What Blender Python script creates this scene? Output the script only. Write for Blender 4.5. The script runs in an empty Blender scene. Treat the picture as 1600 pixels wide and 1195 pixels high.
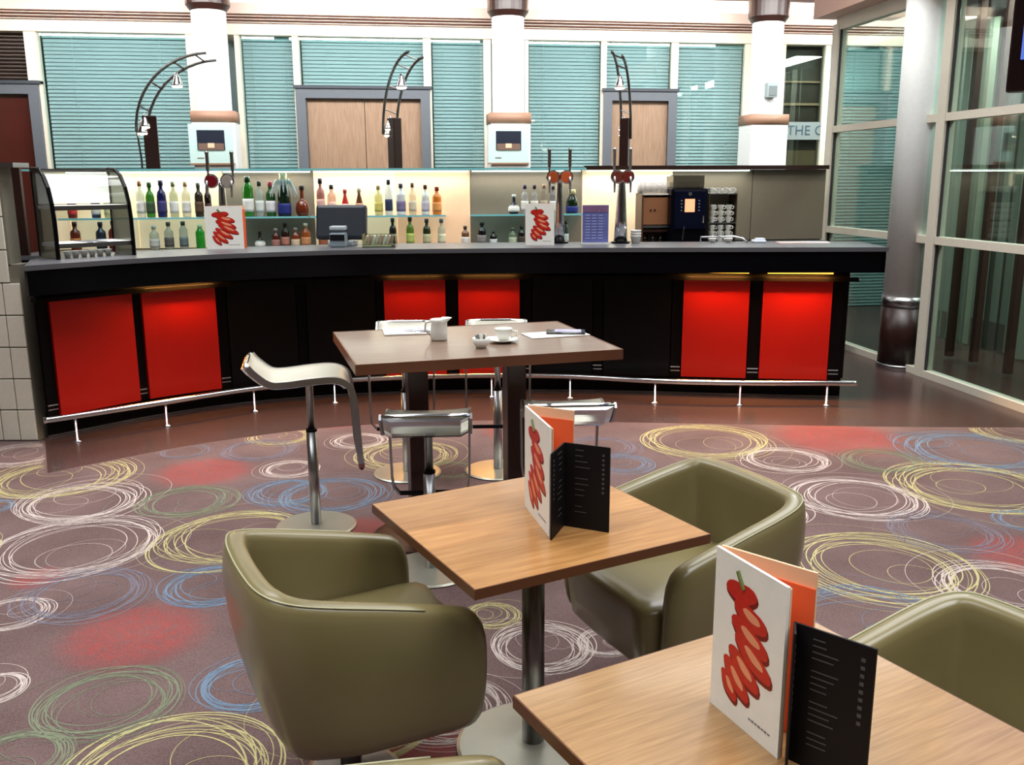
import bpy, bmesh, math, random
from mathutils import Vector, Matrix
random.seed(7)
sc = bpy.context.scene
COL = sc.collection
PI = math.pi
sin, cos = math.sin, math.cos
# ------------------------------------------------------------------ camera, world, light, exposure
H = 1.7; FPX = 1450.0
pitch = math.atan((597.5-281)/FPX); roll = math.radians(0.25)
Fv = Vector((0, cos(pitch), -sin(pitch))); Rv = Vector((1, 0, 0)); Uv = Rv.cross(Fv)
R2 = cos(roll)*Rv - sin(roll)*Uv; U2 = cos(roll)*Uv + sin(roll)*Rv
EYE = Vector((0, 0, H))
cd = bpy.data.cameras.new('camera'); cam = bpy.data.objects.new('camera', cd); COL.objects.link(cam)
cd.sensor_width = 36; cd.lens = 36*FPX/1600; cd.clip_start = .05; cd.clip_end = 100
cam.matrix_world = Matrix(((R2.x, U2.x, -Fv.x, EYE.x), (R2.y, U2.y, -Fv.y, EYE.y), (R2.z, U2.z, -Fv.z, EYE.z), (0, 0, 0, 1)))
sc.camera = cam
sc.view_settings.view_transform = 'Standard'; sc.view_settings.look = 'None'
sc.view_settings.gamma = 1; sc.view_settings.use_curve_mapping = False
sc.view_settings.exposure = 0.0
w = bpy.data.worlds.new('world'); sc.world = w; w.use_nodes = True
w.node_tree.nodes['Background'].inputs[0].default_value = (.85, .92, 1, 1)
w.node_tree.nodes['Background'].inputs[1].default_value = 0.08

# the building (bar wall, facade, glazed wall) is turned 8.4 degrees to the camera
TH = math.radians(8.4); BU = Vector((cos(TH), sin(TH), 0)); BN = Vector((-sin(TH), cos(TH), 0))

def area(name, loc, sx, sy, power, color, rot=(0, 0, 0), spread=PI):
    l = bpy.data.lights.new(name, 'AREA'); l.shape = 'RECTANGLE'; l.size = sx; l.size_y = sy
    l.energy = power; l.color = color; l.spread = spread
    o = bpy.data.objects.new(name, l); COL.objects.link(o); o.location = loc; o.rotation_euler = rot
    return o
# daylight through four roof lights above the seating and bar
for sx_, sy_ in ((-2.3, .6), (1.9, .6), (-2.3, 5.5), (1.9, 5.5)):
    area('skylight_daylight', (sx_, sy_, 4.36), 3.0, 3.4, 126, (.97, .99, 1), spread=math.radians(112))
# warm strips hidden on the cove ledge, fill lamps added to brighten the facade
def fac(s, off=11.8, z=0.0):          # a point on a plane parallel to the facade
    return Vector((0, off, z)) + BU*s
for s_ in (-4.3, -1.6, 1.3, 4.2, 7):
    area('cove_strip_light', fac(s_, 12.12, 3.72), 2.5, .12, 70, (1, .82, .70), (math.radians(155), 0, TH))
for s_ in (-4.2, -1.0, 2.2, 5.5):
    area('passage_fill', fac(s_, 10.1, 3.75), 3.0, .5, 122, (1, .99, .96), (math.radians(48), 0, TH))
for s_ in (-1.6, 1.0, 3.6):           # fill lamps added to brighten the room behind the glazed wall
    p_ = Vector((3.41, 9.43, 0)) - BN*s_ + BU*.95
    area('inner_room_fill', (p_.x, p_.y, 3.25), .4, 2.0, 55, (.96, 1, .95), (0, 0, TH))

for s_ in (-3.0, -.4, 2.0, 3.3):      # unseen fill lamps added to brighten the back bar and worktop
    area('bar_fill', fac(s_, 7.7, 4.3), 2.0, .5, 34, (1, .97, .92), (math.radians(18), 0, TH))
area('bar_end_fill', (2.3, 7.0, 4.3), .6, .6, 38, (1, .98, .95), (0, math.radians(28), 0))  # one more unseen fill lamp, added to lighten the large column
# ------------------------------------------------------------------ helpers
def at(px, py, z):
    d = Fv*FPX + R2*(px-800) + U2*(597.5-py)
    return EYE + d*((z-H)/d.z)
def onp(px, py, off):                 # where a sight line meets the plane parallel to the facade at offset off
    d = Fv*FPX + R2*(px-800) + U2*(597.5-py)
    t = (BN.dot(Vector((0, off, 0))-EYE))/BN.dot(d); p = EYE + d*t
    return (p-Vector((0, off, 0))).dot(BU), p.z
def tag(o, label=None, cat=None, group=None, kind=None):
    if label: o['label'] = label
    if cat: o['category'] = cat
    if group: o['group'] = group
    if kind: o['kind'] = kind
    return o
def empty(name, loc=(0, 0, 0), rz=0.0, label=None, cat=None, group=None):
    o = bpy.data.objects.new(name, None); COL.objects.link(o); o.empty_display_size = .05
    o.location = loc; o.rotation_euler = (0, 0, rz)
    return tag(o, label, cat, group)
def copy_tree(o, parent=None):
    c = o.copy(); COL.objects.link(c); c.parent = parent
    for ch in list(o.children):
        copy_tree(ch, c)
    return c

M = {}
def mat(name, col, rough=.5, metal=0., spec=.5, emit=None, es=0., alpha=1., trans=0., coat=0., noise=None):
    if name in M: return M[name]
    m = bpy.data.materials.new(name); m.use_nodes = True; nt = m.node_tree; b = nt.nodes['Principled BSDF']
    b.inputs['Base Color'].default_value = (*col, 1); b.inputs['Roughness'].default_value = rough
    b.inputs['Metallic'].default_value = metal; b.inputs['Specular IOR Level'].default_value = spec
    b.inputs['Alpha'].default_value = alpha; b.inputs['Transmission Weight'].default_value = trans
    b.inputs['Coat Weight'].default_value = coat
    if emit: b.inputs['Emission Color'].default_value = (*emit, 1); b.inputs['Emission Strength'].default_value = es
    # a little procedural variation everywhere
    sc_, amt, bump = noise or (30, .06, 0)
    tc = nt.nodes.new('ShaderNodeTexCoord'); n = nt.nodes.new('ShaderNodeTexNoise'); n.inputs['Scale'].default_value = sc_
    n.inputs['Detail'].default_value = 3
    nt.links.new(tc.outputs['Object'], n.inputs['Vector'])
    mx = nt.nodes.new('ShaderNodeMix'); mx.data_type = 'RGBA'
    mx.inputs[6].default_value = (*[c*(1-amt) for c in col], 1); mx.inputs[7].default_value = (*[min(1, c*(1+amt)) for c in col], 1)
    nt.links.new(n.outputs['Fac'], mx.inputs[0]); nt.links.new(mx.outputs[2], b.inputs['Base Color'])
    if bump:
        bp = nt.nodes.new('ShaderNodeBump'); bp.inputs['Strength'].default_value = bump; bp.inputs['Distance'].default_value = .003
        nt.links.new(n.outputs['Fac'], bp.inputs['Height']); nt.links.new(bp.outputs['Normal'], b.inputs['Normal'])
    b.inputs['Coat Roughness'].default_value = .22
    M[name] = m; return m
def srgb(r, g, b):
    f = lambda c: (c/255/12.92) if c/255 <= .04045 else ((c/255+.055)/1.055)**2.4
    return (f(r), f(g), f(b))
def glassmat(name, tint, refl=.12, rough=.02, glossy=(1, 1, 1)):
    m = bpy.data.materials.new(name); m.use_nodes = True; nt = m.node_tree; nt.nodes.clear()
    out = nt.nodes.new('ShaderNodeOutputMaterial'); t = nt.nodes.new('ShaderNodeBsdfTransparent'); t.inputs[0].default_value = (*tint, 1)
    g = nt.nodes.new('ShaderNodeBsdfGlossy'); g.inputs['Roughness'].default_value = rough; g.inputs[0].default_value = (*glossy, 1)
    lw = nt.nodes.new('ShaderNodeLayerWeight'); lw.inputs[0].default_value = .5
    fr = nt.nodes.new('ShaderNodeMath'); fr.operation = 'POWER'; fr.inputs[1].default_value = 4.; nt.links.new(lw.outputs['Facing'], fr.inputs[0])
    ad = nt.nodes.new('ShaderNodeMath'); ad.operation = 'ADD'; ad.use_clamp = True; ad.inputs[1].default_value = refl
    nt.links.new(fr.outputs[0], ad.inputs[0])
    mx = nt.nodes.new('ShaderNodeMixShader'); nt.links.new(ad.outputs[0], mx.inputs[0])
    nt.links.new(t.outputs[0], mx.inputs[1]); nt.links.new(g.outputs[0], mx.inputs[2]); nt.links.new(mx.outputs[0], out.inputs[0])
    M[name] = m; return m
def woodmat(name, c1, c2, scale=(1.2, 14, 14), rough=.3, staves=0, coat=.2, spec=.5):
    m = bpy.data.materials.new(name); m.use_nodes = True; nt = m.node_tree; b = nt.nodes['Principled BSDF']
    tc = nt.nodes.new('ShaderNodeTexCoord'); mp = nt.nodes.new('ShaderNodeMapping'); mp.inputs['Scale'].default_value = scale
    n = nt.nodes.new('ShaderNodeTexNoise'); n.inputs['Scale'].default_value = 5; n.inputs['Detail'].default_value = 6; n.inputs['Distortion'].default_value = .4
    nt.links.new(tc.outputs['Object'], mp.inputs[0]); nt.links.new(mp.outputs[0], n.inputs['Vector'])
    cr = nt.nodes.new('ShaderNodeValToRGB'); cr.color_ramp.elements[0].position = .3; cr.color_ramp.elements[1].position = .7
    cr.color_ramp.elements[0].color = (*c1, 1); cr.color_ramp.elements[1].color = (*c2, 1)
    nt.links.new(n.outputs['Fac'], cr.inputs[0]); src = cr.outputs[0]
    if staves:                        # broad veneer strips of slightly different tone
        sp = nt.nodes.new('ShaderNodeSeparateXYZ'); nt.links.new(tc.outputs['Object'], sp.inputs[0])
        mu = nt.nodes.new('ShaderNodeMath'); mu.operation = 'MULTIPLY_ADD'; mu.inputs[1].default_value = staves; mu.inputs[2].default_value = 50.5; nt.links.new(sp.outputs['Y'], mu.inputs[0])
        fl = nt.nodes.new('ShaderNodeMath'); fl.operation = 'FLOOR'; nt.links.new(mu.outputs[0], fl.inputs[0])
        wn = nt.nodes.new('ShaderNodeTexWhiteNoise'); wn.noise_dimensions = '1D'; nt.links.new(fl.outputs[0], wn.inputs['W'])
        hs = nt.nodes.new('ShaderNodeHueSaturation'); mr = nt.nodes.new('ShaderNodeMapRange'); mr.inputs[3].default_value = .74; mr.inputs[4].default_value = 1.16
        nt.links.new(wn.outputs['Value'], mr.inputs[0]); nt.links.new(mr.outputs[0], hs.inputs['Value']); nt.links.new(src, hs.inputs['Color']); src = hs.outputs[0]
    nt.links.new(src, b.inputs['Base Color']); b.inputs['Roughness'].default_value = rough; b.inputs['Coat Weight'].default_value = coat
    b.inputs['Coat Roughness'].default_value = .12; b.inputs['Specular IOR Level'].default_value = spec
    M[name] = m; return m

def obj(name, bm, m, parent=None, smooth=False, mods=None, fixn=True):
    if fixn: bmesh.ops.recalc_face_normals(bm, faces=bm.faces)
    me = bpy.data.meshes.new(name); bm.to_mesh(me); bm.free()
    if isinstance(m, str): m = M[m]
    me.materials.append(m)
    if smooth:
        for p in me.polygons: p.use_smooth = True
    o = bpy.data.objects.new(name, me); COL.objects.link(o)
    if parent: o.parent = parent
    return o
def struct(name, bm, m, parent=None, **k):
    o = obj(name, bm, m, parent, **k)
    if not parent: o['kind'] = 'structure'
    return o
def bx(bm, c, s, rot=None, bev=0.):
    r = bmesh.ops.create_cube(bm, size=1); vs = r['verts']
    bmesh.ops.scale(bm, vec=s, verts=vs)
    if bev:
        es = list({e for v in vs for e in v.link_edges})
        rb = bmesh.ops.bevel(bm, geom=es, offset=bev, segments=2, affect='EDGES', profile=.6); vs = list({v for f in rb['faces'] for v in f.verts} | {v for v in vs if v.is_valid})
    if rot is not None:
        bmesh.ops.rotate(bm, cent=(0, 0, 0), matrix=rot if isinstance(rot, Matrix) else Matrix.Rotation(rot, 3, 'Z'), verts=vs)
    bmesh.ops.translate(bm, vec=c, verts=vs); return vs
def box(name, c, s, m, parent=None, rot=None, bev=0.):
    bm = bmesh.new(); bx(bm, c, s, rot, bev); return obj(name, bm, m, parent)
def lathe(bm, prof, n=16, c=(0, 0, 0), axis=None):
    rings = []
    for r, z in prof:
        rings.append([Vector((max(r, 1e-5)*cos(2*PI*i/n), max(r, 1e-5)*sin(2*PI*i/n), z)) for i in range(n)])
    vs = [[bm.verts.new(((axis @ p) if axis else p)+Vector(c)) for p in rg] for rg in rings]
    for a, b in zip(vs, vs[1:]):
        for i in range(n): bm.faces.new((a[i], a[(i+1) % n], b[(i+1) % n], b[i]))
    if prof[0][0] > 1e-4: bm.faces.new(vs[0][::-1])
    if prof[-1][0] > 1e-4: bm.faces.new(vs[-1])
def tube(bm, pts, r, n=8, flat=None):
    pts = [Vector(p) for p in pts]; prev = None; rings = []
    nrm = None
    for i, p in enumerate(pts):
        t = (pts[min(i+1, len(pts)-1)]-pts[max(i-1, 0)]).normalized()
        if nrm is None:
            nrm = t.orthogonal().normalized() if flat is None else (Vector(flat)-t*t.dot(Vector(flat))).normalized()
        else: nrm = (nrm - t*t.dot(nrm)).normalized()
        bn = t.cross(nrm); rr = r if not isinstance(r, (list, tuple)) else r[i]
        rings.append([bm.verts.new(p + nrm*cos(2*PI*k/n)*rr + bn*sin(2*PI*k/n)*rr) for k in range(n)])
    for a, b in zip(rings, rings[1:]):
        for k in range(n): bm.faces.new((a[k], a[(k+1) % n], b[(k+1) % n], b[k]))
    bm.faces.new(rings[0][::-1]); bm.faces.new(rings[-1])
def prism(bm, poly, z0, z1):
    a = [bm.verts.new((x, y, z0)) for x, y in poly]; b = [bm.verts.new((x, y, z1)) for x, y in poly]; n = len(poly)
    for i in range(n): bm.faces.new((a[i], a[(i+1) % n], b[(i+1) % n], b[i]))
    bm.faces.new(a[::-1]); bm.faces.new(b)
def catmull(P, n=8):
    P = [Vector((*p, 0)[:3]) if len(p) == 2 else Vector(p) for p in P]; out = []
    Q = [P[0]*2-P[1]] + P + [P[-1]*2-P[-2]]
    for i in range(1, len(Q)-2):
        for k in range(n):
            t = k/n; a, b, c, d = Q[i-1:i+3]
            out.append(.5*((2*b)+(-a+c)*t+(2*a-5*b+4*c-d)*t*t+(-a+3*b-3*c+d)*t**3))
    out.append(P[-1]); return out
def fbox(bm, s0, s1, o0, o1, z0, z1):     # box in facade coordinates
    prism(bm, [tuple((fac(s, o))[:2]) for s, o in ((s0, o0), (s1, o0), (s1, o1), (s0, o1))], z0, z1)
def fb(name, s0, s1, o0, o1, z0, z1, m, parent=None):
    bm = bmesh.new(); fbox(bm, s0, s1, o0, o1, z0, z1); return obj(name, bm, m, parent)

# ------------------------------------------------------------------ materials
mat('white_paint', srgb(240, 240, 236), .55); mat('cream_paint', srgb(240, 228, 208), .5)
mat('lip_lit_pink', srgb(242, 214, 200), .5); mat('frame_cream', srgb(212, 205, 190), .45)  # warm pink light on the lip is put into its colour
mat('ceiling_paint', srgb(120, 110, 115), .8); mat('dark_slot', (.03, .025, .03), .7)
mat('door_frame', srgb(98, 104, 112), .45); mat('white_wall', srgb(238, 242, 242), .55)
woodmat('door_wood', srgb(146, 118, 96), srgb(168, 138, 114), (14, 14, 1.1), .45)
mat('clad_brown', srgb(158, 120, 98), .5); mat('dark_brown', srgb(44, 22, 18), .35)
mat('blind_slat', srgb(186, 194, 196), .5); mat('blind_cord', srgb(200, 215, 215), .6)
mat('black_gloss', (.002, .002, .003), .2, spec=.12); mat('black_matt', (.003, .002, .002), .5, spec=.1)
mat('black_top', srgb(84, 84, 88), .35, spec=.4)
mat('red_panel', srgb(184, 20, 7), .42, spec=.3, noise=(3, .08, 0))
mat('black_panel', (.003, .003, .004), .35, spec=.12)
mat('chrome', (.75, .76, .78), .16, 1.); mat('steel', (.42, .42, .43), .3, 1.); mat('dark_steel', (.22, .21, .2), .32, 1.)
mat('stool_seat', srgb(190, 184, 168), .32, spec=.6); mat('base_disc', srgb(168, 166, 152), .35, .6)
mat('leather', srgb(117, 106, 70), .32, spec=.4, coat=.45, noise=(5, .14, .0)); mat('leather_pipe', srgb(160, 155, 122), .4)
mat('red_disc', srgb(205, 90, 110), .4)
woodmat('table_oak', srgb(158, 108, 58), srgb(190, 140, 86), (1.1, 12, 12), .28, staves=6.5, coat=.35)
woodmat('table_oak_fine', srgb(142, 106, 66), srgb(168, 130, 86), (1.5, 26, 26), .3, coat=.5)
mat('edge_walnut', srgb(96, 56, 32), .4); woodmat('high_top', srgb(110, 88, 74), srgb(132, 108, 92), (1.2, 16, 16), .34, coat=.25)
mat('high_edge', srgb(104, 62, 40), .4); mat('post_brown', srgb(52, 20, 12), .3)
mat('paper', srgb(240, 236, 226), .6); mat('orange_card', srgb(232, 96, 50), .55); mat('peach_card', srgb(240, 190, 150), .55)
mat('china', srgb(240, 238, 230), .18, spec=.6); mat('phone_black', (.01, .01, .012), .12)
mat('tile', srgb(232, 226, 208), .3); mat('grout', srgb(120, 114, 100), .8)
mat('cream_painted_glow', srgb(246, 226, 190), .5, emit=srgb(255, 226, 180), es=.34); mat('peach_painted_glow', srgb(250, 205, 170), .5, emit=srgb(255, 196, 150), es=.34)  # LED light falling on these panels is put in as weak emission
mat('taupe', srgb(136, 120, 104), .5); mat('taupe_grey', srgb(118, 108, 92), .5); mat('shelf_edge', srgb(120, 190, 195), .15, emit=srgb(120, 200, 205), es=.12)
mat('orange_led', (1, .5, .05), .4, emit=(1, .40, .04), es=5.)
mat('yellow_glow', (1, .8, .3), .4, emit=(1, .62, .12), es=1.6)
mat('chilli', srgb(196, 32, 20), .4, noise=(90, .3, 0)); mat('chilli_flesh', srgb(232, 150, 110), .45); mat('chilli_dark', srgb(120, 10, 10), .4); mat('stem_green', srgb(110, 120, 60), .5)
mat('print_grey', srgb(120, 118, 116), .6); mat('print_light', srgb(150, 140, 130), .6)
mat('black_card', (.006, .005, .006), .5, spec=.2)
mat('curtain', srgb(120, 128, 116), .8); mat('curtain_dark', srgb(66, 66, 58), .8); mat('curtain_brown', srgb(78, 46, 38), .7)
mat('tv_screen', (.05, .1, .3), .2, emit=srgb(90, 120, 220), es=1.)
glassmat('pane_glass', srgb(228, 240, 235), .05); glassmat('shelf_glass', srgb(214, 240, 242), .10)
glassmat('case_glass', srgb(232, 236, 228), .06); glassmat('facade_glass', srgb(238, 249, 249), .05)

# ------------------------------------------------------------------ floor: dark vinyl, patterned carpet
bm = bmesh.new(); bx(bm, (0, 5, -.05), (22, 24, .1))
vm = mat('vinyl', srgb(72, 52, 48), .26, spec=.5, noise=(1.2, .22, 0))
floor = struct('floor', bm, vm)
edge = catmull([(-2.77, 5.29), (-2.28, 5.74), (-1.95, 5.98), (-1.37, 6.28), (-.6, 6.46), (0, 6.48), (.64, 6.43), (1.8, 6.33), (2.68, 6.26), (3.9, 6.22)], 5)
poly = [(3.95, -4), (3.95, 6.2)] + [(p.x, p.y) for p in reversed(edge)][1:] + [(-3.13, 5.995), (-6, 5.995), (-6, -4)]
# carpet ground: plum brown pile with soft red patches woven in
cm = bpy.data.materials.new('carpet_pile'); cm.use_nodes = True; nt = cm.node_tree; b = nt.nodes['Principled BSDF']
b.inputs['Roughness'].default_value = .95; b.inputs['Specular IOR Level'].default_value = .1
tc = nt.nodes.new('ShaderNodeTexCoord'); n1 = nt.nodes.new('ShaderNodeTexNoise'); n1.inputs['Scale'].default_value = 160; n1.inputs['Detail'].default_value = 2
n2 = nt.nodes.new('ShaderNodeTexNoise'); n2.inputs['Scale'].default_value = 2.2; n2.inputs['Detail'].default_value = 4
for n_ in (n1, n2): nt.links.new(tc.outputs['Object'], n_.inputs['Vector'])
cr = nt.nodes.new('ShaderNodeValToRGB'); cr.color_ramp.elements[0].position = .3; cr.color_ramp.elements[1].position = .7
cr.color_ramp.elements[0].color = (*srgb(76, 59, 58), 1); cr.color_ramp.elements[1].color = (*srgb(120, 99, 97), 1)
ad = nt.nodes.new('ShaderNodeMath'); ad.operation = 'MULTIPLY_ADD'; ad.inputs[1].default_value = .55; nt.links.new(n1.outputs['Fac'], ad.inputs[0])
ml = nt.nodes.new('ShaderNodeMath'); ml.operation = 'MULTIPLY'; ml.inputs[1].default_value = .45; nt.links.new(n2.outputs['Fac'], ml.inputs[0]); nt.links.new(ml.outputs[0], ad.inputs[2])
nt.links.new(ad.outputs[0], cr.inputs[0]); src = cr.outputs[0]
n3 = nt.nodes.new('ShaderNodeTexNoise'); n3.inputs['Scale'].default_value = 26; n3.inputs['Detail'].default_value = 5; nt.links.new(tc.outputs['Object'], n3.inputs['Vector'])
for px, py, hw in ((318, 738, 75), (212, 993, 105), (1307, 684, 100), (1600, 868, 75), (530, 655, 60), (820, 672, 70), (560, 830, 60), (60, 905, 40), (1700, 700, 60), (640, 1180, 110)):
    P = at(px, py, 0); rr = hw*(P-EYE).length/FPX
    ds = nt.nodes.new('ShaderNodeVectorMath'); ds.operation = 'DISTANCE'; ds.inputs[1].default_value = (P.x, P.y, 0); nt.links.new(tc.outputs['Object'], ds.inputs[0])
    mr = nt.nodes.new('ShaderNodeMapRange'); mr.interpolation_type = 'SMOOTHSTEP'; mr.inputs[1].default_value = rr*1.15; mr.inputs[2].default_value = rr*.55; mr.inputs[3].default_value = 0; mr.inputs[4].default_value = .66
    nt.links.new(ds.outputs['Value'], mr.inputs[0])
    mm = nt.nodes.new('ShaderNodeMath'); mm.operation = 'MULTIPLY'; nt.links.new(mr.outputs[0], mm.inputs[0]); nt.links.new(n3.outputs['Fac'], mm.inputs[1])
    mx = nt.nodes.new('ShaderNodeMix'); mx.data_type = 'RGBA'; nt.links.new(mm.outputs[0], mx.inputs[0]); nt.links.new(src, mx.inputs[6]); mx.inputs[7].default_value = (*srgb(170, 52, 46), 1); src = mx.outputs[2]
nt.links.new(src, b.inputs['Base Color']); M['carpet_pile'] = cm
bm = bmesh.new(); prism(bm, poly, 0, .005); carpet = obj('carpet', bm, cm, floor)

YC = ('swirl_yellow', (178, 168, 120)); WC = ('swirl_white', (188, 174, 168)); GC = ('swirl_green', (116, 122, 100)); BC = ('swirl_blue', (108, 126, 146)); KC = ('swirl_grey', (112, 106, 116))
for nme, c_ in (YC, WC, GC, BC, KC): mat(nme, srgb(*c_), .95, spec=.05, noise=(240, .35, 0))
def swirl(x, y, r, colm, n=16, seed=0):
    rnd = random.Random(seed); bm = bmesh.new(); wl = .0017 + r*.0030
    for k in range(n):
        f = rnd.uniform(.78, 1.12) if k < n-3 else (rnd.uniform(.3, .6), 1.3, .5)[k-(n-3)]
        a = rnd.uniform(0, PI); rx = r*f; ry = rx*rnd.uniform(.84, .98)
        jit = r*(.13 if k < n-3 else .42); cx = x+rnd.uniform(-jit, jit); cy = y+rnd.uniform(-jit, jit)
        ww = wl*rnd.uniform(.5, 1.1)*(1 if k < n-3 else .5); N = 56; ia = []; oa = []; z = .0056 + k*.00006
        p1 = rnd.uniform(0, 6.28)
        for i in range(N):
            t = 2*PI*i/N; q = 1+.02*sin(3*t+p1)
            for lst, sg in ((ia, -1), (oa, 1)):
                ex = (rx*q+sg*ww)*cos(t); ey = (ry*q+sg*ww)*sin(t)
                lst.append(bm.verts.new((cx+ex*cos(a)-ey*sin(a), cy+ex*sin(a)+ey*cos(a), z)))
        for i in range(N):
            j = (i+1) % N; bm.faces.new((ia[i], oa[i], oa[j], ia[j]))
    return bm
# colour, px centre, half width: woven scribble circles
SW = [(YC, 91, 747, 91), (WC, 128, 784, 88), (GC, 294, 784, 70), (WC, 115, 856, 112), (YC, 366, 841, 122), (BC, 450, 770, 62), (KC, 404, 704, 56), (KC, 130, 930, 88),
      (BC, 330, 916, 76), (GC, 168, 1101, 96), (YC, 265, 1215, 150), (BC, 392, 1070, 78), (WC, -10, 1077, 44), (KC, 290, 706, 38), (WC, 30, 712, 60), (BC, -12, 793, 26), (YC, 440, 683, 44),
      (WC, 455, 733, 44), (YC, 634, 712, 80), (BC, 520, 774, 88), (WC, 842, 1012, 78), (YC, 768, 962, 42), (WC, 948, 1006, 42), (WC, 700, 1110, 90), (KC, 590, 920, 60),
      (YC, 1101, 690, 96), (WC, 1227, 719, 66), (WC, 1338, 778, 98), (YC, 1523, 762, 116), (BC, 1526, 706, 98), (GC, 1377, 721, 60), (KC, 1475, 832, 80), (YC, 1372, 886, 128),
      (BC, 1605, 815, 44), (BC, 1370, 975, 120), (WC, 1570, 920, 90), (YC, 1590, 676, 60), (BC, 972, 725, 48), (KC, 940, 700, 60), (WC, 560, 690, 40), (GC, 700, 735, 45), (BC, 1000, 800, 70),
      (WC, 1180, 800, 80), (GC, 480, 930, 80), (YC, 760, 850, 80), (BC, 620, 1000, 90), (GC, 1130, 860, 80), (YC, 560, 1120, 110), (WC, 20, 960, 50), (KC, 1440, 690, 50), (YC, -60, 860, 50), (GC, 20, 1190, 70)]
for i, (c_, px, py, hw) in enumerate(SW):
    P = at(px, py, 0); r = hw*(P-EYE).length/FPX
    if P.x-r*1.3 < -5.9 or P.y+r*1.2 > 6.9: pass
    bm = swirl(P.x, P.y, r*.93, c_[0], 16 if hw > 50 else 12, i*17+3)
    # keep the yarn on the carpet only
    edgey = lambda x: next((a.y+(b_.y-a.y)*(x-a.x)/(b_.x-a.x) for a, b_ in zip(edge, edge[1:]) if a.x <= x <= b_.x), 6.2 if x > 0 else 5.98)
    bad = [f for f in bm.faces if any(v.co.y > edgey(v.co.x)-.01 and not (v.co.x < -3.1 and v.co.y < 5.95) or (-3.14 < v.co.x < -2.77 and v.co.y > 5.29+(-2.77-v.co.x)*1.9) for v in f.verts)]
    bmesh.ops.delete(bm, geom=bad, context='FACES')
    if len(bm.faces): tag(obj('carpet_swirl', bm, c_[0], floor, fixn=False), kind='stuff')
    else: bm.free()

# ------------------------------------------------------------------ facade behind the bar
FO = 11.8
bm = bmesh.new()
fbox(bm, -9, 10, FO+.35, FO+.5, 0, 3.35)
struct('wall_back', bm, mat('back_room', srgb(110, 130, 132), .7))
bm = bmesh.new(); fbox(bm, -9, 10, FO-.06, FO+.3, 3.345, 3.465); struct('trim_1', bm, 'cream_paint')
bm = bmesh.new(); fbox(bm, -9, 10, FO+.08, FO+.3, 3.465, 3.57); vent = struct('trim_2', bm, 'dark_slot')
for k in range(3): fb('slat', -9, 10, FO-.05, FO+.09, 3.480+k*.034, 3.488+k*.034, 'lip_lit_pink', vent)
bm = bmesh.new(); fbox(bm, -9, 10, FO-.09, FO+.4, 3.57, 3.69); struct('trim_3', bm, 'lip_lit_pink')
bm = bmesh.new(); fbox(bm, -9, 10, FO+.75, FO+.85, 3.3, 4.45); struct('wall_cove', bm, mat('cove_paint', srgb(250, 236, 222), .7))
# ceiling of the passage and bar, roof lights over the room
bm = bmesh.new(); fbox(bm, -9, 10, 9.0, FO-.1, 3.83, 3.93); struct('ceiling', bm, 'ceiling_paint')
def pillar_round(s, label):
    t = empty('column', fac(s, 11.2), TH, label, 'column', 'white columns behind the bar')
    bm = bmesh.new(); lathe(bm, [(.185, 2.4), (.185, 3.5)], 32); obj('shaft', bm, 'white_wall', t, smooth=False)
    box('cladding', (0, 0, 1.195), (.46, .40, 2.39), 'white_wall', t, bev=.01)
    box('brown_band', (0, 0, 2.39), (.47, .41, .12), 'clad_brown', t)
    bm = bmesh.new(); lathe(bm, [(.19, 3.5), (.235, 3.56), (.25, 3.9)], 32); obj('capital', bm, 'dark_brown', t)
    for p in t.children[0].data.polygons: p.use_smooth = True
    return t
pillar_round(-3.32, 'white round column rising behind the left beer tap with a brown band')
pillar_round(-.03, 'white round column rising behind the bar between the two doors')
t = pillar_round(3.09, 'white round column nearest the glazed wall with no picture on it')
for sg, lab in ((-3.32, 'framed landscape print hung on the left column'), (-.03, 'framed landscape print hung on the middle column')):
    f = empty('picture_frame', fac(sg, 10.985, 2.1), TH, lab, 'picture', 'framed prints on the columns')
    box('mount', (0, 0, 0), (.465, .03, .42), mat('picture_mount', srgb(196, 226, 222), .5), f)
    box('frame_rail', (0, -.002, -.215), (.475, .036, .018), 'clad_brown', f)
    box('print', (0, -.018, .04), (.29, .006, .21), mat('picture_night', srgb(30, 36, 52), .4), f)
    box('print', (0, -.0225, -.03), (.27, .004, .07), mat('picture_earth', srgb(120, 96, 84), .5), f)
    box('print', (.0, -.0255, -.018), (.07, .004, .05), mat('picture_light', srgb(240, 205, 170), .5), f)
    box('caption', (-.12, -.0165, -.15), (.07, .004, .012), 'print_light', f)
sp = empty('wall_speaker', fac(3.1, 11.0, 2.72), TH, 'small grey box speaker fixed high on the right column', 'speaker')
box('cabinet', (0, -.03, 0), (.13, .1, .17), mat('speaker_grey', srgb(150, 165, 168), .5), sp, bev=.01); box('grille', (0, -.083, -.01), (.1, .006, .11), mat('speaker_grille', srgb(110, 120, 122), .7), sp)
# mullions
def mull(s0, s1, z0=0, z1=3.345, m='cream_paint', n=[3]):
    n[0] += 1; bm = bmesh.new(); fbox(bm, s0, s1, FO-.04, FO+.06, z0, z1); struct('trim_%d' % n[0], bm, m)
for a_ in ((-5.50, -5.37), (-3.76, -3.66), (-2.57, -2.50), (-1.05, -.96), (-.33, -.24), (1.12, 1.19), (2.01, 2.1), (2.96, 3.5), (4.03, 4.1), (-3.22, -3.17), (.17, .22), (5.9, 6.0), (7.9, 8.0)): mull(*a_)
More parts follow.
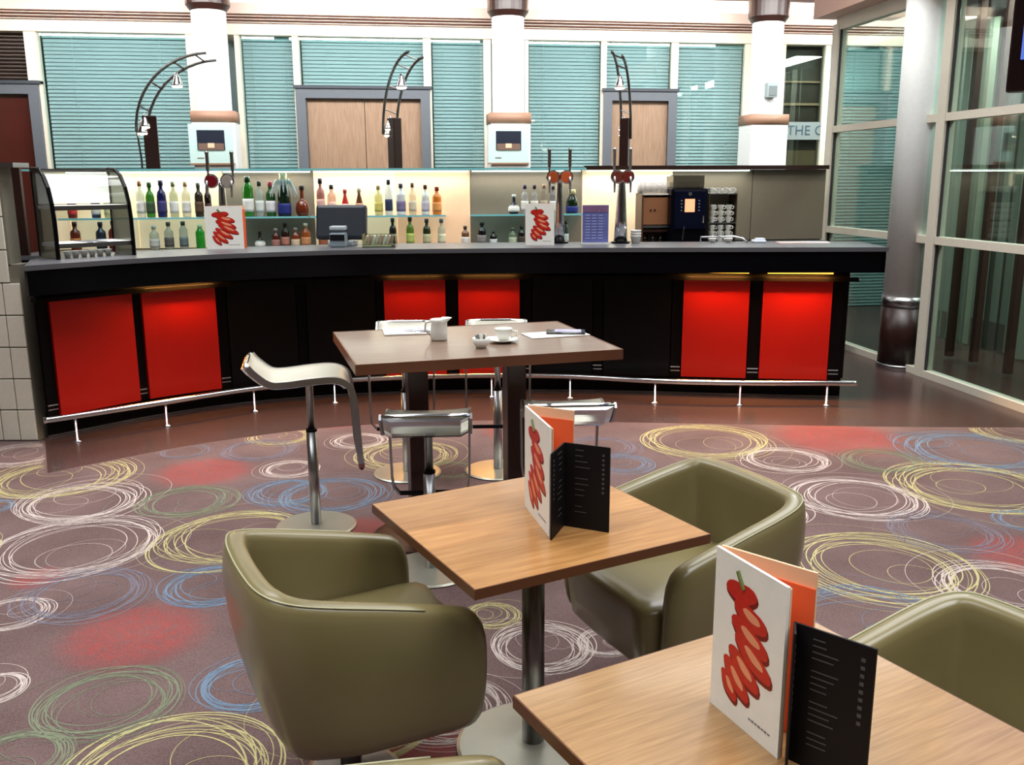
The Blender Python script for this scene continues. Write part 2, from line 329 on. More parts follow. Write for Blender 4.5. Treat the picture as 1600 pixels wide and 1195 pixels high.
# glazing with slatted blinds behind
def blind(s0, s1, z0, z1, label, nr):
    bm = bmesh.new(); fbox(bm, s0, s1, FO+.01, FO+.018, z0, z1); wn = struct('window_%d' % nr, bm, 'facade_glass')
    t = empty('venetian_blind', fac((s0+s1)/2, FO+.09, z0), TH, label, 'blind', 'pale teal slatted blinds behind the bar')
    bm = bmesh.new(); L = s1-s0-.02; z = .03
    while z < z1-z0-.06:
        bx(bm, (0, 0, z), (L, .045, .003), Matrix.Rotation(math.radians(64), 3, 'X')); z += .042
    tag(obj('slats', bm, 'blind_slat', t), kind='stuff')
    box('head_rail', (0, 0, z1-z0-.03), (L, .05, .045), mat('blind_rail', srgb(150, 176, 176), .5), t)
    for q in (-.3, .3): box('cord', (q*L, -.02, (z1-z0)/2), (.004, .004, z1-z0-.06), 'blind_cord', t)
blind(-5.37, -3.76, 0, 3.345, 'tall wide teal blind left of the left column', 1)
blind(-3.17, -2.57, 0, 3.345, 'tall narrow teal blind between left column and double doors', 2)
blind(-2.50, -1.05, 2.79, 3.345, 'short wide teal blind over the double doors', 3)
blind(-.96, -.33, 0, 3.345, 'tall narrow teal blind right of the double doors', 4)
blind(.22, 1.12, 0, 3.345, 'tall teal blind between middle column and single door', 5)
blind(1.19, 2.01, 2.79, 3.345, 'short teal blind over the single door', 6)
blind(2.1, 2.96, 0, 3.345, 'tall teal blind between single door and right column', 7)
blind(4.1, 5.9, 0, 3.345, 'teal blind seen through the glazed wall, nearer the corner', 8)
blind(6.0, 7.9, 0, 3.345, 'teal blind seen through the glazed wall, farther right', 9)
# doors
def door(nr, s0, s1, top, leaves, leafm='door_wood'):
    f = .11; bm = bmesh.new()
    fbox(bm, s0, s0+f, FO-.08, FO+.06, 0, top); fbox(bm, s1-f, s1, FO-.08, FO+.06, 0, top); fbox(bm, s0+f, s1-f, FO-.08, FO+.06, top-f, top)
    d = struct('door_%d' % nr, bm, 'door_frame'); n = leaves; a, b_ = s0+f, s1-f
    bmh = bmesh.new(); fbox(bmh, s0-.02, s1+.02, FO-.1, FO+.02, top, top+.035); obj('lintel', bmh, mat('frame_dark', srgb(64, 70, 78), .4), d)
    for k in range(n):
        x0 = a+(b_-a)*k/n; x1 = a+(b_-a)*(k+1)/n
        lf = fb('door_leaf', x0+.004, x1-.004, FO-.01, FO+.035, .005, top-f-.004, leafm, d)
        bmh = bmesh.new(); hs = x1-.08 if k == 0 else x0+.08
        p = fac(hs, FO-.05); tube(bmh, [(p.x, p.y, .95), (p.x, p.y, 1.25)], .01); obj('handle', bmh, 'steel', lf)
door(1, -2.55, -.98, 2.76, 2); door(2, 1.155, 2.095, 2.76, 1)
mat('dark_door', srgb(70, 24, 16), .3, noise=(2, .3, 0)); door(3, -7.0, -5.39, 2.78, 2, 'dark_door')
bm = bmesh.new(); fbox(bm, -8.9, -5.5, FO+.12, FO+.16, 2.79, 3.345); w10 = struct('window_10', bm, mat('dark_void', srgb(62, 46, 40), .4))
for k in range(13): fb('slat', -8.9, -5.5, FO+.05, FO+.09, 2.82+k*.04, 2.826+k*.04, mat('dim_slat', srgb(120, 104, 94), .5), w10)
bm = bmesh.new(); fbox(bm, -8.9, -5.38, FO-.05, FO+.06, 2.782, 2.81); struct('trim_20', bm, mat('grey_bar', srgb(170, 178, 176), .5))
# dark restaurant window with the sign strip
bm = bmesh.new(); fbox(bm, 3.5, 4.03, FO+.12, FO+.16, 0, 3.345); w11 = struct('window_11', bm, mat('dark_room', srgb(58, 38, 32), .5, noise=(2.5, .5, 0)))
fb('pane', 3.5, 4.03, FO+.01, FO+.016, 0, 3.345, 'pane_glass', w11)
for z_, h_ in ((2.9, .02), (2.62, .03), (2.2, .012)): fb('shelf', 3.52, 4.02, FO+.08, FO+.12, z_, z_+h_, 'clad_brown', w11)
fb('wood_panel', 3.52, 4.02, FO+.09, FO+.12, 1.2, 2.06, mat('inner_panel', srgb(112, 84, 62), .5), w11)
sgn = empty('window_sign', fac(3.765, FO, 2.3), TH, 'pale frosted strip sign reading THE G on dark glazing', 'sign')
box('strip', (0, -.006, 0), (.53, .006, .22), mat('frosted', srgb(128, 140, 140), .6), sgn)
fc = bpy.data.curves.new('lettering', 'FONT'); fc.body = 'THE G'; fc.size = .17; fc.extrude = .002; fc.align_x = 'LEFT'; fc.align_y = 'CENTER'; fc.space_character = 1.05
fc.materials.append(mat('letter_blue', srgb(58, 84, 96), .5)); fo = bpy.data.objects.new('temp', fc); COL.objects.link(fo); bpy.context.view_layer.update(); me = bpy.data.meshes.new_from_object(fo); bpy.data.objects.remove(fo)
fo = bpy.data.objects.new('lettering', me); COL.objects.link(fo); fo.parent = sgn; fo.location = (-.19, -.012, 0); fo.rotation_euler = (PI/2, 0, 0)

# ------------------------------------------------------------------ glazed wall on the right
G0 = Vector((3.41, 9.43, 0))
def gp(s, z=0, off=0): return G0 - BN*s + BU*off + Vector((0, 0, z))
def gbox(bm, s0, s1, o0, o1, z0, z1):
    prism(bm, [tuple(gp(s, 0, o)[:2]) for s, o in ((s0, o0), (s1, o0), (s1, o1), (s0, o1))], z0, z1)
bm = bmesh.new()
for s0, s1 in ((-.56, -.44), (1.38, 1.50), (5.0, 5.1), (8.5, 8.6)): gbox(bm, s0, s1, -.05, .05, 0, 3.22)
for z0, z1 in ((0, .06), (1.15, 1.215), (2.16, 2.225), (3.16, 3.28)): gbox(bm, -.5, 12, -.045, .045, z0, z1)
gw = struct('wall_right', bm, 'frame_cream')
for s0, s1 in ((-.44, 1.38), (1.5, 5.0), (5.1, 8.5)):
    for z0, z1 in ((.06, 1.15), (1.215, 2.16), (2.225, 3.16)):
        bm = bmesh.new(); gbox(bm, s0, s1, -.006, .006, z0, z1); obj('pane', bm, 'pane_glass', gw)
        bm = bmesh.new()
        for q in (s0, s1-.012): gbox(bm, q, q+.012, -.03, -.008, z0, z1)
        obj('gasket', bm, 'dark_slot', gw)
bm = bmesh.new(); gbox(bm, -.6, 12, -.25, .6, 3.28, 3.6); struct('trim_21', bm, mat('soffit', srgb(196, 160, 146), .6))
bm = bmesh.new(); gbox(bm, -2.9, 12, 2.6, 2.7, 0, 3.6); struct('wall_inner', bm, 'curtain')
bm = bmesh.new(); gbox(bm, -1.5, 12, .6, 2.7, 3.5, 3.6); struct('ceiling_inner', bm, 'ceiling_paint')
# hanging strip curtain behind the glass
cu = empty('strip_curtain', gp(0), 0, 'grey green vertical strip curtain hanging behind the glazed wall', 'curtain')
rnd = random.Random(5); s = -1.5
while s < 5:
    wd = rnd.uniform(.05, .12); m_ = rnd.choice(['curtain', 'curtain', 'curtain_light', 'curtain_dark', 'curtain_light'])
    if m_ == 'curtain_light': mat('curtain_light', srgb(150, 158, 142), .8)
    bm = bmesh.new(); a_ = rnd.uniform(-.5, .5); c_ = gp(s, 1.62, 1.3+rnd.uniform(-.05, .05)) - gp(0)
    bx(bm, c_, (wd*.9, .004, 3.2), PI/2+TH+a_); obj('strip', bm, m_, cu); s += wd*1.15
for s_, o_, w_ in ((.75, .7, 'nearest the round column'), (1.05, .75, 'in the middle'), (1.6, .7, 'nearest the television')):
    bm = bmesh.new(); bx(bm, gp(s_, 1.75, o_), (.06, .06, 3.45), TH); tag(obj('post', bm, 'curtain_brown'), 'thin dark brown post behind the glazed wall, '+w_, 'post', 'brown posts behind the glass')
# big round column in the line of the glass
c3 = empty('column', (3.585, 8.40, 0), 0, 'large white round column in the glazed wall with dark brown foot', 'column')
bm = bmesh.new(); lathe(bm, [(.2, .66), (.2, 3.9)], 40); obj('shaft', bm, 'white_wall', c3, smooth=True)
bm = bmesh.new(); lathe(bm, [(.205, .04), (.205, .57)], 40); obj('foot_cladding', bm, 'dark_brown', c3, smooth=True)
bm = bmesh.new(); lathe(bm, [(.209, .57), (.209, .66)], 40); obj('steel_ring', bm, 'steel', c3, smooth=True)
bm = bmesh.new(); lathe(bm, [(.215, 0), (.215, .035), (.207, .045)], 40); obj('skirting_ring', bm, 'steel', c3, smooth=True)
# television
tv = empty('television', (2.80, 4.25, 2.60), math.radians(-32), 'wall hung television with blue screen at the top right corner', 'television')
box('housing', (0, 0, 0), (1.12, .09, 1.02), mat('tv_black', (.02, .008, .008), .3), tv, bev=.01); box('screen', (0, -.047, .06), (1.02, .004, .86), 'tv_screen', tv)
bm = bmesh.new(); tube(bm, [(0, .03, .4), (0, .03, 1.9)], .03); obj('ceiling_pole', bm, 'black_matt', tv)

# ------------------------------------------------------------------ room shell out of view
bm = bmesh.new(); bx(bm, (0, -4.05, 2.25), (14, .1, 4.5)); struct('wall_front', bm, mat('front_wall', srgb(120, 104, 92), .8))
bm = bmesh.new(); bx(bm, (-6.05, 4, 2.25), (.1, 16.5, 4.5)); struct('wall_left', bm, mat('left_wall', srgb(150, 138, 124), .8))
bm = bmesh.new()
for (x0, x1, y0, y1) in ((-6, 6, -4, -1.15), (-6, -3.85, -1.15, 7.25), (3.45, 6, -1.15, 7.25), (-.75, .35, -1.15, 7.25), (-3.85, -.75, 2.35, 3.75), (.35, 3.45, 2.35, 3.75), (-6, 6, 7.25, 9.6)):
    bx(bm, ((x0+x1)/2, (y0+y1)/2, 4.42), (x1-x0, y1-y0, .06))
struct('ceiling_main', bm, 'ceiling_paint')

# ------------------------------------------------------------------ tiled stub wall at the left end of the bar
bm = bmesh.new()
prism(bm, [(-5.2, 6.02), (-3.185, 6.02), (-3.185, 6.16), (-5.2, 6.16)], 0, 1.18)
bx(bm, (-3.305, 6.09, 1.48), (.14, .14, .62)); bx(bm, (-4.5, 6.09, 1.74), (1.7, .14, .1))
tw = struct('wall_tiled', bm, 'grout')
tm = bpy.data.meshes.new('tile'); b_ = bmesh.new(); bx(b_, (0, 0, 0), (.108, .016, .204), bev=.004); b_.to_mesh(tm); b_.free(); tm.materials.append(M['tile'])
for i in range(9):
    for k in range(8):
        x = -3.241-i*.1145; z = .11+k*.2115
        if z > 1.15 and i: continue
        if z > 1.15: x -= .062
        o = bpy.data.objects.new('tile', tm); COL.objects.link(o); o.parent = tw; o.location = (x, 6.012, z - (.0 if z < 1.15 else .0))
box('ledge', (-3.5, 6.08, 1.805), (.75, .2, .03), 'steel', tw)
box('recess_panel', (-3.31, 6.03, 1.71), (.10, .04, .14), 'dark_brown', tw)
box('sill', (-3.70, 6.06, 1.19), (.62, .16, .03), 'clad_brown', tw)
box('back_panel', (-3.9, 6.5, 1.5), (1.1, .03, .6), 'dark_brown', tw)
nk = bmesh.new(); bx(nk, (0, 0, 0), (.16, .1, .02), bev=.008); bx(nk, (.02, 0, .03), (.12, .08, .02), Matrix.Rotation(.5, 3, 'Y'), .008); bx(nk, (-.03, 0, .05), (.1, .07, .015), Matrix.Rotation(-.3, 3, 'Y'), .006)
o = obj('folded_napkin', nk, 'paper'); o.location = (-3.50, 6.08, 1.37); tag(o, 'crumpled white napkin lying in the tiled wall hatch', 'napkin')
box('hatch_shelf', (-3.62, 6.1, 1.345), (.46, .2, .02), 'dark_brown', tw)

# ------------------------------------------------------------------ bar counter
K = catmull([(-3.16, 6.10), (-2.63, 6.68), (-2.02, 7.10), (-1.25, 7.36), (-.4, 7.46), (.47, 7.45), (1.15, 7.38), (1.83, 7.28), (2.6, 7.18)], 14)
def offset(C, d, ext0=0., ext1=0.):
    out = []
    for i, p in enumerate(C):
        t = (C[min(i+1, len(C)-1)]-C[max(i-1, 0)]).normalized(); n = Vector((t.y, -t.x, 0)); q = p+n*d
        if i == 0: q -= t*ext0
        if i == len(C)-1: q += t*ext1
        out.append(q)
    return out
def band(bm, A, B, z0, z1): prism(bm, [(p.x, p.y) for p in A]+[(p.x, p.y) for p in reversed(B)], z0, z1)
def proj(P):
    v = Vector(P)-EYE; return 800+FPX*v.dot(R2)/v.dot(Fv)
FACE = offset(K, .12)
CF = catmull([(-2.97, 5.70), (-2.55, 6.17), (-2.02, 6.57), (-1.41, 6.84), (-.94, 6.94), (-.28, 7.0), (.49, 7.02), (1.44, 6.99), (2.79, 6.95)], 14)
bar = empty('bar_counter', (0, 0, 0), 0, 'long curved black bar counter with lit red front panels', 'bar counter')
bm = bmesh.new(); band(bm, offset(K, .0), [Vector((max(q.x, -3.165), q.y, 0)) for q in offset(K, -.30)], 0, .17); obj('plinth', bm, 'black_matt', bar)
bm = bmesh.new(); band(bm, offset(K, .07), [Vector((max(q.x, -3.165), q.y, 0)) for q in offset(K, -.32)], .17, 1.0); obj('carcass', bm, 'black_matt', bar)
bm = bmesh.new(); band(bm, offset(K, .008), offset(K, -.01), .002, .012); obj('floor_trim', bm, 'steel', bar)
bm = bmesh.new(); band(bm, offset(FACE, .03, .04, .05), offset(FACE, -.04, .04, .05), .935, .962); obj('cornice', bm, 'black_matt', bar)
bm = bmesh.new(); band(bm, offset(CF, 0), offset(CF, -.035), 1.01, 1.168); obj('fascia', bm, 'black_gloss', bar)
bm = bmesh.new(); band(bm, offset(CF, -.035), [Vector((max(q.x, -3.165), q.y, 0)) for q in offset(CF, -.60)], 1.01, 1.04); obj('soffit_board', bm, 'black_matt', bar)
bm = bmesh.new(); band(bm, offset(CF, .012, .015, .012), [Vector((max(q.x, -3.165), q.y, 0)) for q in offset(CF, -.66, .0, .012)], 1.168, 1.2); obj('worktop', bm, 'black_top', bar)
# right return of the fascia
p0, p1 = CF[-1], offset(CF, -.60)[-1]; d_ = (CF[-1]-CF[-2]).normalized()
bm = bmesh.new(); prism(bm, [tuple((p0-d_*.035)[:2]), tuple(p0[:2]), tuple(p1[:2]), tuple((p1-d_*.035)[:2])], 1.01, 1.168); obj('fascia_return', bm, 'black_gloss', bar)
# front panels between pilasters, placed along the curve
def tcurve(px):
    best = min(range(len(FACE)-1), key=lambda i: abs((proj((FACE[i].x, FACE[i].y, .5))+proj((FACE[i+1].x, FACE[i+1].y, .5)))/2-px))
    a, b_ = proj((FACE[best].x, FACE[best].y, .5)), proj((FACE[best+1].x, FACE[best+1].y, .5))
    return best + (px-a)/(b_-a)
def seg(t0, t1, n=6):
    out = []
    for k in range(n+1):
        t = t0+(t1-t0)*k/n; i = max(0, min(int(math.floor(t)), len(FACE)-2)); out.append(FACE[i]+(FACE[i+1]-FACE[i])*(t-i))
    return out
PX = [(88, 214, 1), (229, 342, 1), (360, 465, 0), (482, 588, 0), (602, 697, 1), (717, 812, 1), (832, 925, 0), (943, 1047, 0), (1066, 1168, 1), (1189, 1296, 1)]
LIT = {0: 0, 1: 1.0, 4: .55, 5: .6, 8: 1.1, 9: 1.25, 2: 0}
ends = [68]
for a_, b2, r_ in PX:
    sg_ = seg(tcurve(a_), tcurve(b2)); bm = bmesh.new(); band(bm, offset(sg_, 0), offset(sg_, -.045), .165, .935)
    o = obj('red_panel' if r_ else 'black_panel', bm, 'red_panel' if r_ else 'black_panel', bar)
    ends += [a_, b2]
ends.append(1316)
for a_, b2 in zip(ends[::2], ends[1::2]):
    sg_ = seg(tcurve(a_+2), tcurve(b2-2), 3); bm = bmesh.new(); band(bm, offset(sg_, -.02), offset(sg_, -.06), .165, .935); pl = obj('pilaster', bm, 'black_matt', bar)
    bm = bmesh.new()
    for z_ in (.205, .235): band(bm, offset(sg_, -.016), offset(sg_, -.022), z_, z_+.008)
    obj('steel_strip', bm, 'steel', pl)
for i, (a_, b2, r_) in enumerate(PX):
    k = LIT.get(i, 0)
    if not k: continue
    s_ = seg(tcurve(a_+4), tcurve(b2-4), 4); o_ = offset(s_, .035); mid = o_[2]; t_ = (s_[-1]-s_[0])
    bm = bmesh.new(); band(bm, offset(s_, .075), offset(s_, .035), .996, 1.006); obj('light_strip', bm, 'orange_led', bar)
    area('under_bar_light', (mid.x, mid.y, .990), t_.length*.95, .03, 17*k, (1, .46, .10), (math.radians(-6), 0, math.atan2(t_.y, t_.x)))
# foot rail with its little posts
fr = empty('foot_rail', (0, 0, 0), 0, 'polished steel foot rail curving along the base of the bar', 'foot rail')
RL = catmull([at(68, 657, .175), at(117, 650, .175), at(258, 628, .175), at(396, 607, .175), at(522, 595, .175), at(645, 589, .175), at(768, 586.5, .175), at(891, 588, .175), at(1024, 595, .175), at(1157, 598, .175), at(1293, 598.5, .175), at(1341, 599, .175)], 5)
bm = bmesh.new(); tube(bm, RL, .021, 10); obj('rail', bm, 'chrome', fr, smooth=True)
for px in (117, 258, 396, 522, 645, 768, 891, 1024, 1157, 1293):
    p = min(RL, key=lambda q: abs(proj(q)-px)); bm = bmesh.new()
    lathe(bm, [(.03, .0), (.03, .006), (.009, .012), (.009, .162)], 12, (p.x, p.y, 0)); obj('post', bm, 'chrome', fr, smooth=True)

# ------------------------------------------------------------------ back bar: panelled wall, counter, glass shelves
BO = 9.1
bb = empty('back_bar_wall', (0, 0, 0), 0, 'low wall of cream panels with painted-in glow and taupe panels behind the bottles', 'panelled wall')
bc = empty('back_counter', (0, 0, 0), 0, 'dark back counter carrying the lower bottles and coffee machine', 'counter')
def spx(px, py=320, off=BO): return onp(px, py, off)[0]
pan = [(62, 108, 'cream_painted_glow'), (108, 214, 'cream_painted_glow'), (214, 351, 'cream_painted_glow'), (351, 491, 'taupe'), (491, 620, 'cream_painted_glow'), (620, 735, 'peach_painted_glow'), (735, 909, 'taupe'), (909, 1050, 'cream_painted_glow'), (1050, 1174, 'taupe_grey'), (1174, 1288, 'taupe_grey')]
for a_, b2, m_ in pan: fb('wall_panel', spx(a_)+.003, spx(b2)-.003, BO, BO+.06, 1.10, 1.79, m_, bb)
fb('backing', spx(60), spx(1289), BO+.06, BO+.1, 0, 1.785, 'taupe', bb)
fb('base_unit', spx(60), spx(1287), BO-.58, BO-.02, 0, 1.055, 'black_matt', bc); fb('back_worktop', spx(60), spx(1287), BO-.60, BO-.005, 1.055, 1.09, 'black_top', bc)
tg = fb('glass_ledge', spx(60), spx(912), BO-.28, BO+.10, 1.792, 1.806, 'shelf_glass', bb); fb('ledge_edge', spx(60), spx(912), BO-.288, BO-.28, 1.790, 1.808, 'shelf_edge', bb)
fb('dark_ledge', spx(912), spx(1289), BO-.06, BO+.12, 1.792, 1.83, 'dark_brown', bb)
for a_, b2 in ((108, 351), (351, 491), (491, 700), (735, 909)):
    gs = empty('glass_shelf', (0, 0, 0), 0, {108: 'glass bottle shelf on the leftmost cream panels', 351: 'glass bottle shelf on the taupe panel left of the till', 491: 'glass bottle shelf on the cream panel above the till', 735: 'glass bottle shelf behind the second chilli card'}[a_], 'shelf', 'glass bottle shelves')
    fb('glass_sheet', spx(a_)+.01, spx(b2)-.005, BO-.26, BO-.005, 1.372, 1.384, 'shelf_glass', gs); fb('front_edge', spx(a_)+.01, spx(b2)-.005, BO-.266, BO-.26, 1.370, 1.386, 'shelf_edge', gs)
for a_, b2 in ((108, 351), (351, 491), (491, 735), (735, 909), (912, 1170)):
    s0_, s1_ = spx(a_), spx(b2); sm = (s0_+s1_)/2
    fb('led_strip', s0_+.02, s1_-.02, BO-.05, BO-.02, 1.776, 1.786, mat('led_white', (.9, 1, .95), .4, emit=(.85, 1, .92), es=3.), bb)
    area('ledge_led_light', fac(sm, BO-.10, 1.77), (s1_-s0_)*.95, .05, 3.0*(s1_-s0_), (.95, 1, .92), (math.radians(-8), 0, TH))
SO = BO-.13
# bottles: body profile (relative to height 1, radius 1)
PRO = {'wine': [(.0, 0), (.95, 0), (1, .03), (1, .58), (.85, .68), (.4, .76), (.36, .95), (.42, .96), (.42, 1)],
       'spirit': [(0, 0), (.95, 0), (1, .03), (1, .6), (.92, .68), (.42, .76), (.38, .9), (.38, 1)],
       'slim': [(0, 0), (.95, 0), (1, .03), (1, .7), (.6, .82), (.42, .88), (.42, 1)],
       'flask': [(0, 0), (.7, 0), (.95, .1), (1, .25), (.85, .42), (.45, .52), (.3, .58), (.28, .9), (.28, 1)],
       'cone': [(0, 0), (.95, 0), (1, .04), (.8, .35), (.45, .65), (.3, .75), (.3, 1)],
       'champ': [(0, 0), (.95, 0), (1, .03), (1, .45), (.8, .62), (.42, .8), (.36, .97), (.45, 1)]}
def bmat(c, clear):
    k = 'bottle_%s_%d' % ('_'.join(map(str, c)), clear)
    return mat(k, srgb(*c), .08, spec=.7, alpha=.5 if clear else 1.)
def bottle(px, ytop, zb, col, lab, cap, kind='wine', w=9, name='bottle', label='', clear=0, off=SO, labz=(.12, .45), capf=.14):
    s, _ = onp(px, 330 if zb > 1.3 else 370, off); p = fac(s, off, zb)
    d = Fv*FPX+R2*(px-800)+U2*(597.5-ytop); tt = (BN.dot(Vector((0, off, 0))-EYE))/BN.dot(d); h = (EYE+d*tt).z-zb
    r = .86*w*(p-EYE).length/FPX
    t = empty(name, p, random.uniform(0, .5), label, 'bottle', 'bottles on the back bar shelves')
    bm = bmesh.new(); pr = PRO[kind]; lathe(bm, [(a*r, z*h) for a, z in pr], 14); obj('glass_body', bm, bmat(col, clear), t, smooth=True)
    if lab:
        def rad(z):
            for (a0, z0), (a1, z1) in zip(pr[1:], pr[2:]):
                if z0 <= z <= z1: return a0+(a1-a0)*(z-z0)/max(z1-z0, 1e-6)
            return 1
        bm = bmesh.new(); zs = [labz[0]+(labz[1]-labz[0])*k/4 for k in range(5)]
        lathe(bm, [(rad(z)*r*1.03+.0006, z*h) for z in zs], 14); obj('paper_label', bm, mat('lab_%s' % '_'.join(map(str, lab)), srgb(*lab), .6), t, smooth=True)
    if cap:
        bm = bmesh.new(); cr_ = pr[-1][0]*r*1.25; lathe(bm, [(cr_, (1-capf)*h), (cr_*1.02, h), (cr_*.6, h*1.01)], 12); obj('cap', bm, mat('cap_%s' % '_'.join(map(str, cap)), srgb(*cap), .4), t, smooth=True)
    return t
ZU, ZL = 1.385, 1.091
